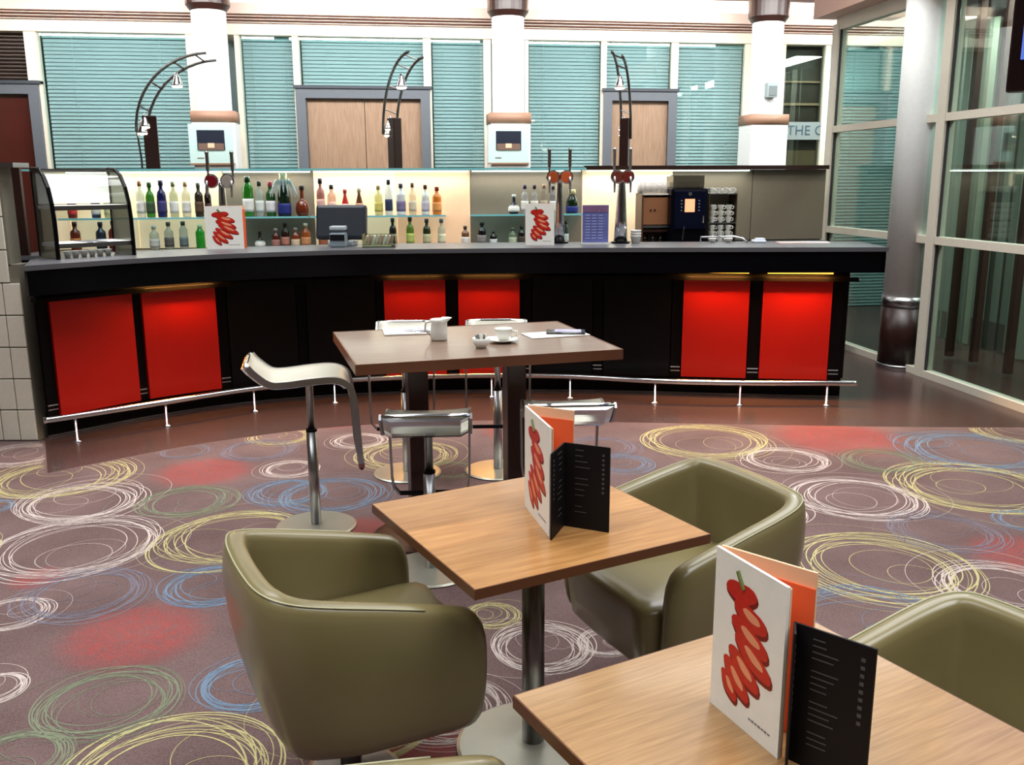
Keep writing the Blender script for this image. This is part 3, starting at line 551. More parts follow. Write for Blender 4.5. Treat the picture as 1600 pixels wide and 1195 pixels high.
B = [  # px, top y, shelf, glass, paper, cap, kind, half width, clear, label
 (221, 283, ZU, (215, 214, 196), (240, 236, 226), (200, 130, 80), 'spirit', 7, 1, 'clear bottle with white paper label, first right of the display case'),
 (236, 285, ZU, (70, 140, 40), (60, 90, 60), (60, 100, 40), 'wine', 7, 0, 'bright green wine bottle on the upper shelf beside a navy bottle'),
 (254, 282, ZU, (30, 30, 90), (60, 60, 120), (20, 20, 60), 'wine', 7.5, 0, 'navy blue bottle on the upper shelf under the arched lamp post'),
 (273, 284, ZU, (170, 180, 130), (238, 238, 232), (150, 150, 110), 'spirit', 7, 1, 'pale green bottle with white label, right of the navy bottle'),
 (292, 284, ZU, (226, 214, 178), (240, 236, 226), (214, 160, 110), 'spirit', 7, 1, 'straw pale bottle with white label left of the left beer tap'),
 (312, 286, ZU, (58, 44, 32), (96, 70, 50), (90, 92, 70), 'spirit', 7, 0, 'dark brown bottle with grey neck behind the left beer tap'),
 (326, 292, ZU, (30, 12, 16), (60, 14, 20), (20, 8, 10), 'slim', 5.5, 0, 'slim black bottle above the chilli card on the left'),
 (389, 276, ZU, (44, 120, 30), (240, 240, 235), (20, 60, 20), 'slim', 9, 0, 'tall bright green bottle with white label on the taupe panel'),
 (407, 283, ZU, (200, 206, 196), (236, 240, 236), (60, 60, 56), 'spirit', 7, 1, 'clear bottle with white label between two green bottles'),
 (424, 284, ZU, (40, 90, 40), (240, 236, 240), (180, 70, 80), 'spirit', 8, 0, 'dark green bottle with pink cap beside the ribboned champagne'),
 (473, 290, ZU, (110, 44, 20), None, (50, 24, 14), 'flask', 12, 0, 'round brown decanter bottle near the edge of the cream panel'),
 (502, 279, ZU, (196, 120, 110), (244, 190, 180), (50, 20, 16), 'wine', 7, 0, 'tall bottle with long black cap and pink label above the till screen'),
 (519, 289, ZU, (220, 140, 110), (250, 205, 190), (40, 30, 20), 'spirit', 7.5, 1, 'pink amber bottle with black cap above the left corner of the till'),
 (540, 296, ZU, (214, 60, 60), (244, 190, 190), (200, 60, 60), 'cone', 9, 0, 'cone shaped red bottle above the till screen'),
 (562, 294, ZU, (110, 66, 40), (200, 140, 110), (214, 190, 160), 'cone', 9, 0, 'cone shaped brown bottle above the till screen'),
 (592, 290, ZU, (206, 196, 70), (220, 205, 110), (190, 160, 100), 'spirit', 7, 1, 'yellow liqueur bottle on the cream panel right of the till'),
 (608, 281, ZU, (225, 230, 236), (46, 58, 96), (30, 24, 40), 'slim', 6.5, 1, 'slim clear bottle with dark blue diamond label'),
 (627, 287, ZU, (236, 234, 236), (130, 120, 160), (70, 60, 80), 'spirit', 8, 0, 'frosted white bottle with round purple label'),
 (645, 286, ZU, (230, 218, 180), (236, 220, 190), (120, 84, 60), 'spirit', 6.5, 1, 'clear straw bottle between two white bottles'),
 (665, 289, ZU, (240, 238, 236), (200, 200, 216), (90, 24, 20), 'spirit', 7, 0, 'white bottle with maroon cap beside the orange bottle'),
 (683, 292, ZU, (232, 130, 50), (240, 160, 90), (150, 40, 20), 'spirit', 8, 0, 'orange liqueur bottle with red cap, last on the cream panel'),
 (803, 304, ZU, (20, 22, 40), (238, 238, 232), (230, 230, 226), 'flask', 10, 0, 'squat black round bottle with white top left of the chilli card'),
 (820, 289, ZU, (190, 184, 182), (244, 240, 232), (60, 30, 70), 'spirit', 6.5, 1, 'clear bottle with purple cap behind the second chilli card'),
 (835, 289, ZU, (190, 184, 178), (240, 236, 226), (76, 30, 50), 'spirit', 6.5, 1, 'clear bottle with wine red cap above the second chilli card'),
 (850, 288, ZU, (180, 160, 140), (200, 180, 160), (190, 140, 110), 'slim', 6, 1, 'faint clear bottle with tan cap left of the middle beer tap'),
 (864, 290, ZU, (150, 140, 150), (240, 240, 240), (70, 64, 80), 'spirit', 6, 1, 'clear bottle with grey cap partly behind the middle beer tap'),
 (113, 297, ZU, (120, 30, 30), (220, 60, 60), (60, 20, 20), 'spirit', 7, 0, 'red labelled bottle seen through the left of the display case'),
 (150, 297, ZU, (30, 34, 36), (236, 236, 236), (20, 20, 24), 'spirit', 7, 0, 'black bottle with white label seen through the display case'),
 (170, 299, ZU, (150, 160, 90), (220, 220, 170), (120, 110, 60), 'spirit', 7, 1, 'yellow green bottle seen through the right of the display case'),
 (241, 352, ZL, (190, 196, 178), (206, 204, 196), (214, 214, 200), 'spirit', 8, 1, 'clear bottle low on the back counter beside the display case'),
 (264, 347, ZL, (170, 184, 164), (96, 92, 88), (70, 72, 66), 'spirit', 7.5, 1, 'clear bottle with grey label below the navy bottle'),
 (287, 346, ZL, (176, 188, 174), (110, 124, 124), (50, 60, 58), 'slim', 7, 1, 'clear slim bottle with dark cap left of the green bottle'),
 (313, 351, ZL, (40, 150, 40), None, (190, 220, 170), 'slim', 7.5, 0, 'bright green bottle standing just left of the left chilli card'),
 (406, 361, ZL, (30, 14, 12), (236, 232, 226), (36, 18, 14), 'flask', 9, 0, 'small dark flask with white diamond label by the left chilli card'),
 (431, 357, ZL, (90, 26, 20), (180, 120, 110), (190, 160, 150), 'spirit', 7, 0, 'red brown bottle second from the left chilli card on the counter'),
 (446, 348, ZL, (50, 20, 14), (200, 130, 110), (40, 16, 14), 'spirit', 7, 0, 'dark brown bottle below the ribboned champagne'),
 (462, 356, ZL, (140, 60, 30), (232, 204, 170), (170, 150, 130), 'spirit', 7.5, 0, 'amber bottle with round cream label on the lower row'),
 (478, 349, ZL, (176, 84, 40), (220, 150, 100), (220, 200, 170), 'spirit', 8, 0, 'orange amber bottle with cream cap below the round decanter'),
 (505, 351, ZL, (140, 70, 40), (176, 100, 70), (40, 36, 36), 'spirit', 8, 0, 'amber bottle with black cap left of the till screen'),
 (614, 341, ZL, (40, 36, 30), (90, 70, 60), (30, 34, 40), 'wine', 6.5, 0, 'dark slim bottle on the counter right of the clear tray'),
 (641, 339, ZL, (120, 140, 50), (206, 214, 110), (50, 44, 30), 'wine', 7, 0, 'olive green bottle with lime label on the lower row'),
 (667, 342, ZL, (50, 56, 26), (214, 206, 160), (50, 60, 70), 'wine', 7, 0, 'dark green bottle with narrow cream label on the lower row'),
 (690, 342, ZL, (190, 196, 176), (236, 228, 190), (90, 100, 110), 'wine', 7, 1, 'clear bottle with cream label, last under the glass shelf'),
 (727, 353, ZL, (120, 76, 50), (244, 236, 230), (70, 60, 50), 'spirit', 7, 0, 'brown bottle with round white label on the peach panel'),
 (753, 347, ZL, (16, 10, 16), (150, 140, 140), (14, 12, 14), 'wine', 7.5, 0, 'black bottle on the lower row right of the peach panel'),
 (771, 361, ZL, (24, 18, 22), (236, 236, 236), (40, 36, 36), 'spirit', 6.5, 0, 'small black bottle with white label beside a taller black one'),
 (801, 356, ZL, (150, 160, 126), (206, 210, 180), (110, 110, 90), 'spirit', 7, 1, 'small pale green bottle left of the second chilli card'),
 (815, 353, ZL, (30, 22, 26), (90, 70, 60), (24, 20, 20), 'spirit', 6, 0, 'small dark bottle touching the edge of the second chilli card'),
 (884, 345, ZL, (60, 70, 66), (200, 206, 200), (40, 40, 40), 'slim', 5, 0, 'thin grey bottle behind the foot of the middle beer tap'),
 (118, 347, ZL, (110, 40, 20), (200, 120, 60), (60, 20, 14), 'spirit', 8, 0, 'brown bottle seen low through the left of the display case'),
 (158, 347, ZL, (40, 44, 60), (70, 74, 90), (30, 30, 40), 'spirit', 8, 0, 'dark blue bottle seen low through the display case'),
 (178, 345, ZL, (120, 40, 40), (150, 60, 60), (100, 30, 30), 'spirit', 8, 0, 'dark red bottle seen low through the right of the display case'),
]
for px, yt, zb, g_, l_, c_, k_, w_, cl, lb in B:
    bottle(px, yt, zb, g_, l_, c_, k_, w_, 'bottle', lb, cl)
def champ(px, yt, lb):
    t = bottle(px, yt, ZU, (14, 36, 20), (24, 40, 120), (210, 200, 150), 'champ', 11, 'champagne_bottle', lb, 0, labz=(.04, .3), capf=.22); return t
t = champ(445, 271, 'big champagne bottle with blue label and white ribbon bow')
bm = bmesh.new(); rnd = random.Random(3)
for k in range(9):
    a_ = -1.2+k*.3; tube(bm, [(0, -.02, .27), (.07*sin(a_*1.1), -.04, .30+.03*cos(a_)), (.12*sin(a_), -.045, .22+.02*cos(a_*2)), (.13*sin(a_), -.045, .17)], [.009, .013, .008, .002], 5)
obj('ribbon', bm, mat('ribbon_white', srgb(215, 218, 214), .5), t)
champ(894, 296, 'big dark champagne bottle with blue label by the middle beer tap')

# ------------------------------------------------------------------ arched lamps behind the back bar
def lamp(px, ztop, ang, label, r0=.05, bend=1.0):
    s, _ = onp(px, 262, 9.5); t = empty('arched_lamp', fac(s, 9.5), TH+ang, label, 'lamp', 'arched ladder lamps on dark posts')
    box('post', (0, 0, ztop/2), (.125, .09, ztop), 'dark_brown', t, bev=.008)
    bm = bmesh.new(); tube(bm, [(-.10, 0, 1.2), (-.10, 0, 1.9), (-.12, 0, ztop-.12)], .009); obj('side_rod', bm, 'dark_steel', t)
    def arc(a, off_):          # outer / inner rail of the ladder
        x = -.12+off_*.7 + .72*bend*(1-cos(a))*1.0 ; z = ztop-.15+.72*sin(a) ; return x, z
    for yy in (-.055, .055):
        bm = bmesh.new(); pts = []
        for k in range(13):
            a_ = k/12*1.5; x, z = arc(a_, 0); pts.append((x+(0 if yy < 0 else .075*bend+.01), yy, z+(0 if yy < 0 else -.05)))
        tube(bm, pts, .0135, 6); obj('rail', bm, 'dark_steel', t, smooth=True)
    for k in (3, 6, 9.5, 12):
        a_ = k/12*1.35; x, z = arc(a_, 0); bm = bmesh.new(); tube(bm, [(x, -.055, z), (x+.075*bend+.01, .055, z-.05)], .008, 6); obj('rung', bm, 'dark_steel', t)
    for (k, dz, big) in ((1, -.02, 1), (2.6, -.09, 0), (9, -.12, 0)):
        a_ = k/12*1.35; x, z = arc(a_, 0); sp = bmesh.new()
        lathe(sp, [(.012, .05), (.02, .03), (.05, -.055), (.056, -.07)], 12, (x+.05, -.02, z+dz)); so = obj('spotlight', sp, 'chrome', t, smooth=True)
        bm = bmesh.new(); lathe(bm, [(.05, -.072), (.04, -.085), (0, -.09)], 10, (x+.05, -.02, z+dz)); obj('bulb', bm, mat('bulb_glow', (1, .9, .75), .4, emit=(1, .86, .66), es=9.), so)
    return t
lamp(240, 2.30, .15, 'arched lamp on dark post left of the left column, curving right')
lamp(618, 2.29, -1.05, 'arched lamp on dark post in front of the double doors', bend=.75)
lamp(975, 2.30, -1.98, 'arched lamp on dark post in front of the single door')

# ------------------------------------------------------------------ things on the bar
def chilli(parent, w, h, yoff):
    # printed chilli slices, flat on the face (x across, z up), face at y = yoff looking to -y
    S = [(.40, .185, .46, .14, -4), (.54, .30, .50, .15, 14), (.54, .42, .58, .15, 20), (.60, .53, .60, .14, 26), (.48, .63, .54, .14, 32), (.38, .72, .50, .13, 40), (.28, .79, .34, .10, 48)]
    def ell(bm, cu_, cv, a, b2, rot, y, n=18):
        vs = []
        for i in range(n):
            t = 2*PI*i/n; ex, ez = a*w/2*cos(t), b2*h/2*sin(t)*(1+.12*sin(3*t)); rr = math.radians(-rot)
            vs.append(bm.verts.new(((cu_-.5)*w+ex*cos(rr)-ez*sin(rr), y, h*(1-cv)+ex*sin(rr)+ez*cos(rr))))
        vs2 = [bm.verts.new(v.co+Vector((0, .0004, 0))) for v in vs]
        bm.faces.new(vs); bm.faces.new(vs2[::-1])
        for i in range(n): bm.faces.new((vs[i], vs2[i], vs2[(i+1) % n], vs[(i+1) % n]))
    b1 = bmesh.new(); b2_ = bmesh.new(); b3 = bmesh.new()
    for i, (u, v, a, b_, r_) in enumerate(S):
        ell(b3, u+.01, v+.018, a, b_, r_, yoff-.0006-.00005*i); ell(b1, u, v, a*.97, b_*.86, r_, yoff-.0011-.00005*i)
        if i: ell(b2_, u+.02, v-.008, a*.5, b_*.36, r_, yoff-.0017-.00005*i)
    obj('printed_shadow', b3, 'chilli_dark', parent); obj('printed_chilli', b1, 'chilli', parent); obj('printed_flesh', b2_, 'chilli_flesh', parent)
    bm = bmesh.new(); tube(bm, [((.44-.5)*w, yoff-.001, h*.84), ((.38-.5)*w, yoff-.001, h*.89), ((.34-.5)*w, yoff-.001, h*.93)], .0035*w/.15, 4); obj('printed_stem', bm, 'stem_green', parent)
    bm = bmesh.new()
    for k in range(7): bx(bm, ((.60+.045*k-.5)*w, yoff-.0008, h*.10), (.03*w, .0006, .012*h*(1 if k % 2 else .7)))
    tag(obj('small_print', bm, 'print_grey', parent), kind='stuff')
def menu_white(hinge, near, far, h, label, group='chilli fronted menu cards', z=.74, spineh=1.):
    # two leaves from a hinge: front leaf to near (chilli side), back leaf to far (orange inside)
    hx, nx, fx = Vector((*hinge, z)), Vector((*near, z)), Vector((*far, z))
    d = nx-hx; w_ = d.length; t = empty('menu_card', (hx+nx)/2, math.atan2(d.y, d.x), label, 'menu', group)
    box('front_leaf', (0, .003, h/2), (w_, .006, h), 'paper', t); chilli(t, w_, h, 0)
    box('inner_page', (.002, .010, h/2-.002), (w_-.008, .003, h-.006), 'peach_card', t)
    inv = Matrix.Rotation(-math.atan2(d.y, d.x), 3, 'Z'); lf = inv @ (fx-(hx+nx)/2); lh = inv @ (hx-(hx+nx)/2)+Vector((0, .012, 0)); e = lf-lh
    a_ = math.atan2(e.y, e.x); c_ = (lf+lh)/2
    bl = box('back_leaf', (c_.x, c_.y, h/2), (e.length, .005, h), 'peach_card', t, rot=a_)
    nn = Vector((sin(a_), -cos(a_), 0))
    box('orange_page', (c_.x+nn.x*.004+cos(a_)*.005, c_.y+nn.y*.004+sin(a_)*.005, h/2-.014), (e.length-.012, .003, h-.03), 'orange_card', bl, rot=a_)
    return t
def menu_black(spine, ends_, h, label, z=.74, lines=12):
    sx = Vector((*spine, z)); t = empty('drinks_menu', sx, 0, label, 'menu')
    for e in ends_:
        v = Vector((*e, z))-sx; a_ = math.atan2(v.y, v.x); L = v.length; c_ = v/2
        lf = box('leaf', (c_.x, c_.y, h/2), (L, .004, h), 'black_card', t, rot=a_)
        nn = Vector((sin(a_), -cos(a_), 0)); nn = nn if nn.y < 0 else -nn
        bm = bmesh.new(); rn = random.Random(int(L*1e4))
        for k in range(lines):
            q = rn.uniform(.25, .6); zc = h*(.93-.8*k/lines); cc = c_ + nn*.0024 + v.normalized()*(-L*.25+q*L*.3)
            if k % 5 != 4: bx(bm, (cc.x, cc.y, zc), (L*q*.6, .0006, h*.008), a_)
        for k in range(9):       # column of small marks running up the outer margin
            cc = c_ + nn*.0024 + v.normalized()*(L*.36); bx(bm, (cc.x, cc.y, h*(.9-.055*k)), (L*.05, .0006, h*.025), a_)
        tag(obj('small_print', bm, mat('menu_print', srgb(74, 70, 68), .6), lf), kind='stuff')
    return t
# display cards on the bar
def bar_pt(px, py, z=1.2): p = at(px, py, z); return p
for px0, px1, lab in ((331, 384, 'white chilli card standing on the bar by the left beer tap'), (822, 866, 'white chilli card standing on the bar by the middle beer tap')):
    a_ = at(px0, 390 if px0 < 500 else 383, 1.2); b_ = at(px1, 390 if px0 < 500 else 383, 1.2); b_.z = a_.z = 1.2
    if px0 < 500: a_ = Vector((-2.285, 7.02, 1.2)); b_ = Vector((-2.02, 7.08, 1.2))
    else: a_ = Vector((.11, 7.32, 1.2)); b_ = Vector((.335, 7.32, 1.2))
    menu_white(a_[:2], b_[:2], (b_.x-.02, b_.y+.14), .318, lab, z=1.2)
# blue events leaflet
t = empty('leaflet', (.66, 7.38, 1.2), 0, 'blue printed leaflet in a clear stand on the bar', 'leaflet')
box('holder_base', (0, 0, .008), (.23, .08, .012), mat('clear_plastic', srgb(214, 218, 222), .1, alpha=.7), t); box('sheet', (0, .0, .16), (.205, .006, .29), mat('leaflet_blue', srgb(92, 98, 156), .5, noise=(14, .35, 0)), t)
bm = bmesh.new()
for k in range(9):
    for q in range(3): bx(bm, (-.06+q*.05, -.0045, .05+k*.022), (.036, .001, .008))
obj('printed_lines', bm, mat('leaflet_print', srgb(150, 150, 200), .5), t); box('printed_photo', (0, -.0045, .275), (.19, .001, .05), mat('leaflet_photo', srgb(120, 86, 120), .5, noise=(50, .5, 0)), t)
# beer taps
def tap(loc, colh, spread, badgecols, label, handles=2, col_r=.03, rz=0, handle='steel', spouts=True, hz=None):
    t = empty('beer_tap', loc, rz, label, 'beer tap', 'beer taps on the bar'); n = 12
    bm = bmesh.new(); lathe(bm, [(.075, 0), (.075, .012), (.055, .02)], 24); obj('base', bm, 'black_gloss', t, smooth=False)
    bm = bmesh.new(); lathe(bm, [(col_r*1.5, .02), (col_r*1.25, colh*.35), (col_r*.85, colh*.9), (col_r*.9, colh)], 24); obj('tower', bm, 'chrome', t, smooth=True)
    bm = bmesh.new(); tube(bm, [(-spread, 0, colh), (spread, 0, colh)], .022, 10); obj('cross_bar', bm, 'chrome', t, smooth=True)
    for k, sx in enumerate((-spread, spread)):
        bm = bmesh.new(); lathe(bm, [(.0, -.012), (.043, -.012), (.05, 0), (.043, .012), (0, .012)], 20, (sx*.8, -.045, colh), Matrix.Rotation(PI/2, 3, 'X')); bd = obj('badge', bm, mat('badge_%d_%d_%d' % badgecols[k], srgb(*badgecols[k]), .3), t, smooth=False)
        bm = bmesh.new(); lathe(bm, [(.045, -.004), (.054, -.002), (.054, .006), (.045, .008)], 20, (sx*.8, -.047, colh), Matrix.Rotation(PI/2, 3, 'X')); obj('badge_rim', bm, 'chrome', bd)
        bm = bmesh.new(); xx = sx*1.25; lathe(bm, [(.008, colh), (.009, colh+.07), (.014, colh+.09), (.013, colh+.2), (.017, colh+.21), (.008, colh+.225)], 12, (xx, -.01, 0)); obj('handle', bm, handle, t, smooth=True)
        if spouts:
            bm = bmesh.new(); tube(bm, [(xx, -.02, colh+.02), (xx, -.06, colh-.01), (xx, -.07, colh-.12)], [.012, .011, .007], 8); obj('spout', bm, 'steel', t, smooth=True)
    return t
tap((.876, 7.52, 1.2), .52, .05, ((110, 50, 36), (110, 40, 30)), 'tall tapered chrome beer tap on the bar in front of the single door', col_r=.036)
tap((.385, 7.56, 1.2), .52, .065, ((170, 80, 40), (196, 90, 50)), 'chrome beer tap with orange badges behind the second chilli card', handle='dark_steel')
tap((-2.215, 7.26, 1.2), .50, .075, ((110, 14, 26), (150, 140, 130)), 'chrome beer tap with dark red badge behind the left chilli card', handle='dark_steel')
# till screen seen from behind
p = at(553, 388, 1.2); t = empty('till_screen', (-1.33, 7.38, 1.2), -.05, 'dark till monitor seen from behind on the bar', 'monitor')
box('foot', (0, .02, .02), (.2, .2, .04), mat('till_grey', srgb(150, 158, 164), .4), t, bev=.01); box('stand', (0, .03, .12), (.08, .05, .18), 'black_matt', t, bev=.01)
box('casing', (0, 0, .18), (.40, .07, .27), mat('till_dark', srgb(34, 38, 46), .4), t, rot=Matrix.Rotation(math.radians(-12), 3, 'X'), bev=.025)
t = empty('receipt_printer', (-1.33, 7.22, 1.2), 0, 'small grey receipt printer in front of the till screen', 'printer')
box('body', (0, 0, .055), (.12, .12, .11), mat('printer_grey', srgb(126, 138, 146), .4), t, bev=.012); box('front_slot', (0, -.061, .075), (.11, .004, .045), 'phone_black', t); box('lid', (0, 0, .145), (.12, .1, .03), mat('printer_lid', srgb(176, 184, 190), .4), t, bev=.008)
t = empty('clear_tray', (-1.01, 7.2, 1.2), 0, 'clear plastic tray of sachets on the bar right of the till', 'tray')
bm = bmesh.new()
bx(bm, (0, 0, .004), (.25, .14, .008))
for c_, s_ in (((0, -.07, .05), (.25, .004, .1)), ((0, .07, .05), (.25, .004, .1)), ((-.125, 0, .05), (.004, .14, .1)), ((.125, 0, .05), (.004, .14, .1))): bx(bm, c_, s_)
obj('tray_box', bm, 'case_glass', t)
for k in range(8):
    box('sachet', (-.1+k*.028, random.uniform(-.02, .02), .055), (.012, .08, .07), mat('sachet_%d' % (k % 3), srgb(*((226, 214, 206), (190, 160, 150), (240, 240, 240))[k % 3]), .5), t, rot=Matrix.Rotation(.25, 3, 'Y'))
# white paper cups
for k in range(3):
    bm = bmesh.new(); lathe(bm, [(.030, 0), (.042, .055), (.045, .058), (.042, .060), (.03, .004), (0, .004)], 18)
    o = obj('paper_cup', bm, 'china', smooth=True); o.location = (.995, 7.50, 1.2+k*.022) if k else (.995, 7.50, 1.2); tag(o, ('cream paper cup at the bottom of the stack by the right beer tap', 'cream paper cup in the middle of the stack by the right beer tap', 'cream paper cup on top of the stack by the right beer tap')[k], 'cup', 'paper cups stacked on the bar')
# curved glass display case
cx = empty('display_case', (-2.98, 6.12, 1.2), math.atan2(.38, .36), 'curved glass chilled display case on the left end of the bar', 'display case')
Wc, Dc, Hc = .53, .30, .585
prof = [(0, 0), (-.0, .25), (.015, .36), (.05, .46), (.11, .54), (.18, .58), (Dc, .585), (Dc, 0)]
def cprism(bm, pr, x0, x1):
    a = [bm.verts.new((x0, y, z)) for y, z in pr]; b2 = [bm.verts.new((x1, y, z)) for y, z in pr]; n = len(pr)
    for i in range(n): bm.faces.new((a[i], a[(i+1) % n], b2[(i+1) % n], b2[i]))
    bm.faces.new(a[::-1]); bm.faces.new(b2)
for x0 in (0, Wc-.02):
    bm = bmesh.new(); pts = [(x0+.01, y, z) for y, z in prof[:7]]; tube(bm, pts, .014, 6); tube(bm, [(x0+.01, Dc, .585), (x0+.01, Dc, .01)], .01, 6); obj('end_frame', bm, 'black_gloss', cx)
    bm = bmesh.new(); cprism(bm, [(y+.004 if y < Dc else y, z) for y, z in prof], x0+.006, x0+.014); obj('end_glass', bm, mat('end_panel', srgb(126, 130, 116), .12, .5, alpha=.75), cx)
bm = bmesh.new(); bx(bm, (Wc/2, Dc-.06, .575), (Wc, .13, .02)); obj('top_trim', bm, 'dark_steel', cx)
bm = bmesh.new(); pp = prof[1:7]
for (y0, z0), (y1, z1) in zip(pp, pp[1:]):
    v = [bm.verts.new(q) for q in ((.02, y0, z0), (Wc-.02, y0, z0), (Wc-.02, y1, z1), (.02, y1, z1))]; bm.faces.new(v)
bmesh.ops.remove_doubles(bm, verts=bm.verts, dist=1e-5); obj('curved_glass', bm, 'case_glass', cx, smooth=True)
mat('white_board', srgb(250, 250, 250), .4, emit=(1, 1, 1), es=.7)
bo = box('back_light_board', (Wc/2, Dc-.02, .455), (Wc-.05, .01, .20), 'white_board', cx)
for z_ in (.335, .09):
    sh = box('shelf', (Wc/2, .15, z_), (Wc-.04, .27, .022), 'white_board', cx); box('shelf_edge', (Wc/2, .012, z_-.004), (Wc-.04, .006, .03), 'dark_steel', sh)
for q, wd in ((.24, .035), (.32, .075)):
    box('dark_band', (q, .15, .1025), (wd, .25, .003), mat('band_blue', srgb(56, 60, 84), .4), cx, rot=Matrix.Rotation(0, 3, 'Z'))
for k in range(6):
    bm = bmesh.new(); lathe(bm, [(.016, 0), (.024, .04), (.027, .045), (.02, .042), (0, .01)], 12); o = obj('small_cup', bm, 'china', smooth=True)
    v = Vector((.12+k*.055, .13, 0)); v.rotate(Matrix.Rotation(cx.rotation_euler.z, 3, 'Z')); o.location = cx.location+v; tag(o, 'small white cup under the display case, %s from its left' % ('first', 'second', 'third', 'fourth', 'fifth', 'sixth')[k], 'cup', 'small cups under the display case')
# glasses shelf over the brown cabinet
def bo_pt(px, py, off): s, z = onp(px, py, off); return fac(s, off, z), z
sL, zT = onp(998, 302, 8.72); sR, _ = onp(1045, 302, 8.72)
t = empty('wooden_cabinet', fac((sL+sR)/2, 8.78, 1.09), TH, 'brown open fronted cabinet on the back counter left of the coffee machine', 'cabinet'); Wb = sR-sL-.012; hb = zT-1.09
box('back', (0, .08, hb/2), (Wb, .02, hb), mat('cabinet_brown', srgb(122, 78, 54), .4), t)
for q in (-1, 1): box('side', (q*(Wb/2-.008), -.02, hb/2), (.016, .2, hb), mat('cabinet_side', srgb(84, 54, 42), .4), t)
box('top', (0, -.02, hb-.008), (Wb, .2, .016), mat('cabinet_top', srgb(226, 214, 200), .3), t)
for z_ in (hb*.36, hb*.28): box('rail', (0, -.115, z_), (Wb-.03, .02, .02), 'dark_brown' if z_ < hb*.3 else 'steel', t)
box('front_panel', (0, -.105, hb*.66), (Wb-.04, .012, hb*.52), mat('cabinet_front', srgb(140, 92, 62), .4), t)
for q in (-.05, -.01): box('knob', (q, -.114, hb*.68), (.014, .01, .014), 'dark_brown', t)
for k in range(3):
    bm = bmesh.new(); lathe(bm, [(.026, 0), (.03, .09), (.028, .09), (.024, .004), (0, .004)], 14); o = obj('tumbler', bm, 'case_glass', smooth=True)
    o.location = fac((sL+sR)/2-.075+.075*k, 8.73, 1.0905); tag(o, 'clear tumbler in the brown cabinet, %s of three' % ('leftmost', 'middle', 'rightmost')[k], 'glass', 'tumblers in the brown cabinet')
for k in range(5):
    for r_ in range(2):
        bm = bmesh.new(); lathe(bm, [(.03, 0), (.024, .1), (.022, .1), (.026, .004), (.0, .096)], 14); o = obj('upturned_glass', bm, mat('glass_white', srgb(236, 230, 224), .08, alpha=.55, spec=.8), smooth=True)
        o.location = fac((sL+sR)/2-.125+.056*k, 8.70+.08*r_, 1.0905+hb); tag(o, 'upturned glass on the brown cabinet, %s row, %s from the left' % (('front', 'back')[r_], ('first', 'second', 'third', 'fourth', 'fifth')[k]), 'glass', 'upturned glasses on the brown cabinet')
# coffee machine
sL, zT = onp(1044, 294, 8.6); sR, _ = onp(1104, 294, 8.6); Wm = sR-sL-.012; hm = zT-1.09
t = empty('coffee_machine', fac((sL+sR)/2, 8.72, 1.09), TH, 'black coffee machine with an orange lit display on the back counter', 'coffee machine')
mat('navy_black', (.002, .002, .004), .25, spec=.2)
box('body', (0, 0, hm/2+.01), (Wm, .3, hm-.02), 'navy_black', t, bev=.02); box('door', (0, -.155, hm*.62), (Wm*.86, .02, hm*.68), mat('navy_door', (.002, .003, .013), .25, spec=.2), t, bev=.01)
d_ = t.children[-1]; box('display', (-.005, -.168, hm*.70), (.095, .006, .12), mat('display_orange', (1, .45, .25), .3, emit=srgb(255, 160, 110), es=.9), d_)
for k in range(4):
    for q in (-1, 1): box('button', (q*.085, -.168, hm*.70-.045+k*.03), (.012, .006, .012), mat('button_grey', srgb(120, 124, 150), .3), d_)
bm = bmesh.new(); lathe(bm, [(0, 0), (.018, 0), (.018, .006), (0, .006)], 16, (-.005, -.165, hm*.90), Matrix.Rotation(PI/2, 3, 'X')); obj('emblem', bm, 'steel', d_)
bm = bmesh.new(); tube(bm, [(-.07, -.17, .05), (-.06, -.18, .18)], .006); obj('steam_wand', bm, 'chrome', t); box('side_lever', (.13, -.165, .24), (.014, .012, .07), 'chrome', t, bev=.004)
for q in (-1, 1): box('foot', (q*Wm*.38, 0, .006), (.04, .25, .012), 'black_matt', t)
box('bean_hopper', (-.0, 0, hm+.06), (Wm*.84, .22, .12), mat('hopper_smoke', srgb(76, 70, 58), .15, alpha=.85), t, bev=.01); box('hopper_lid', (.03, 0, hm+.03), (Wm*.45, .2, .06), 'black_matt', t)
# cup warmer rack with cups
sL, zT = onp(1106, 302, 8.66); sR, _ = onp(1150, 302, 8.66); Wk = sR-sL; hk = zT-1.09; mid = (sL+sR)/2
t = empty('cup_rack', fac(mid, 8.75, 1.09), TH, 'steel rack of white coffee cups right of the coffee machine', 'rack')
for q in (-1, 1): box('side', (q*(Wk/2-.004), 0, hk/2), (.008, .2, hk), mat('rack_dark', srgb(70, 56, 44), .3), t)
box('back', (0, .1, hk/2), (Wk, .008, hk), 'taupe_grey', t)
for z_ in (.012, .2, hk-.006): box('shelf', (0, 0, z_), (Wk, .2, .01), 'steel', t)
def cup(loc, r=.036, h=.055, tilt=0, lab='white coffee cup', grp='coffee cups in the steel rack', hd=True):
    c = empty('coffee_cup', loc, random.uniform(-.5, .5), lab, 'cup', grp)
    bm = bmesh.new(); lathe(bm, [(r*.5, 0), (r*.75, h*.3), (r, h*.95), (r*1.02, h), (r*.95, h), (r*.68, h*.3), (0, h*.12)], 18); obj('bowl', bm, 'china', c, smooth=True)
    if hd:
        bm = bmesh.new(); tube(bm, [(r*.9, 0, h*.8), (r*1.45, 0, h*.75), (r*1.45, 0, h*.4), (r*.8, 0, h*.25)], .005, 6); obj('handle', bm, 'china', c, smooth=True)
    return c
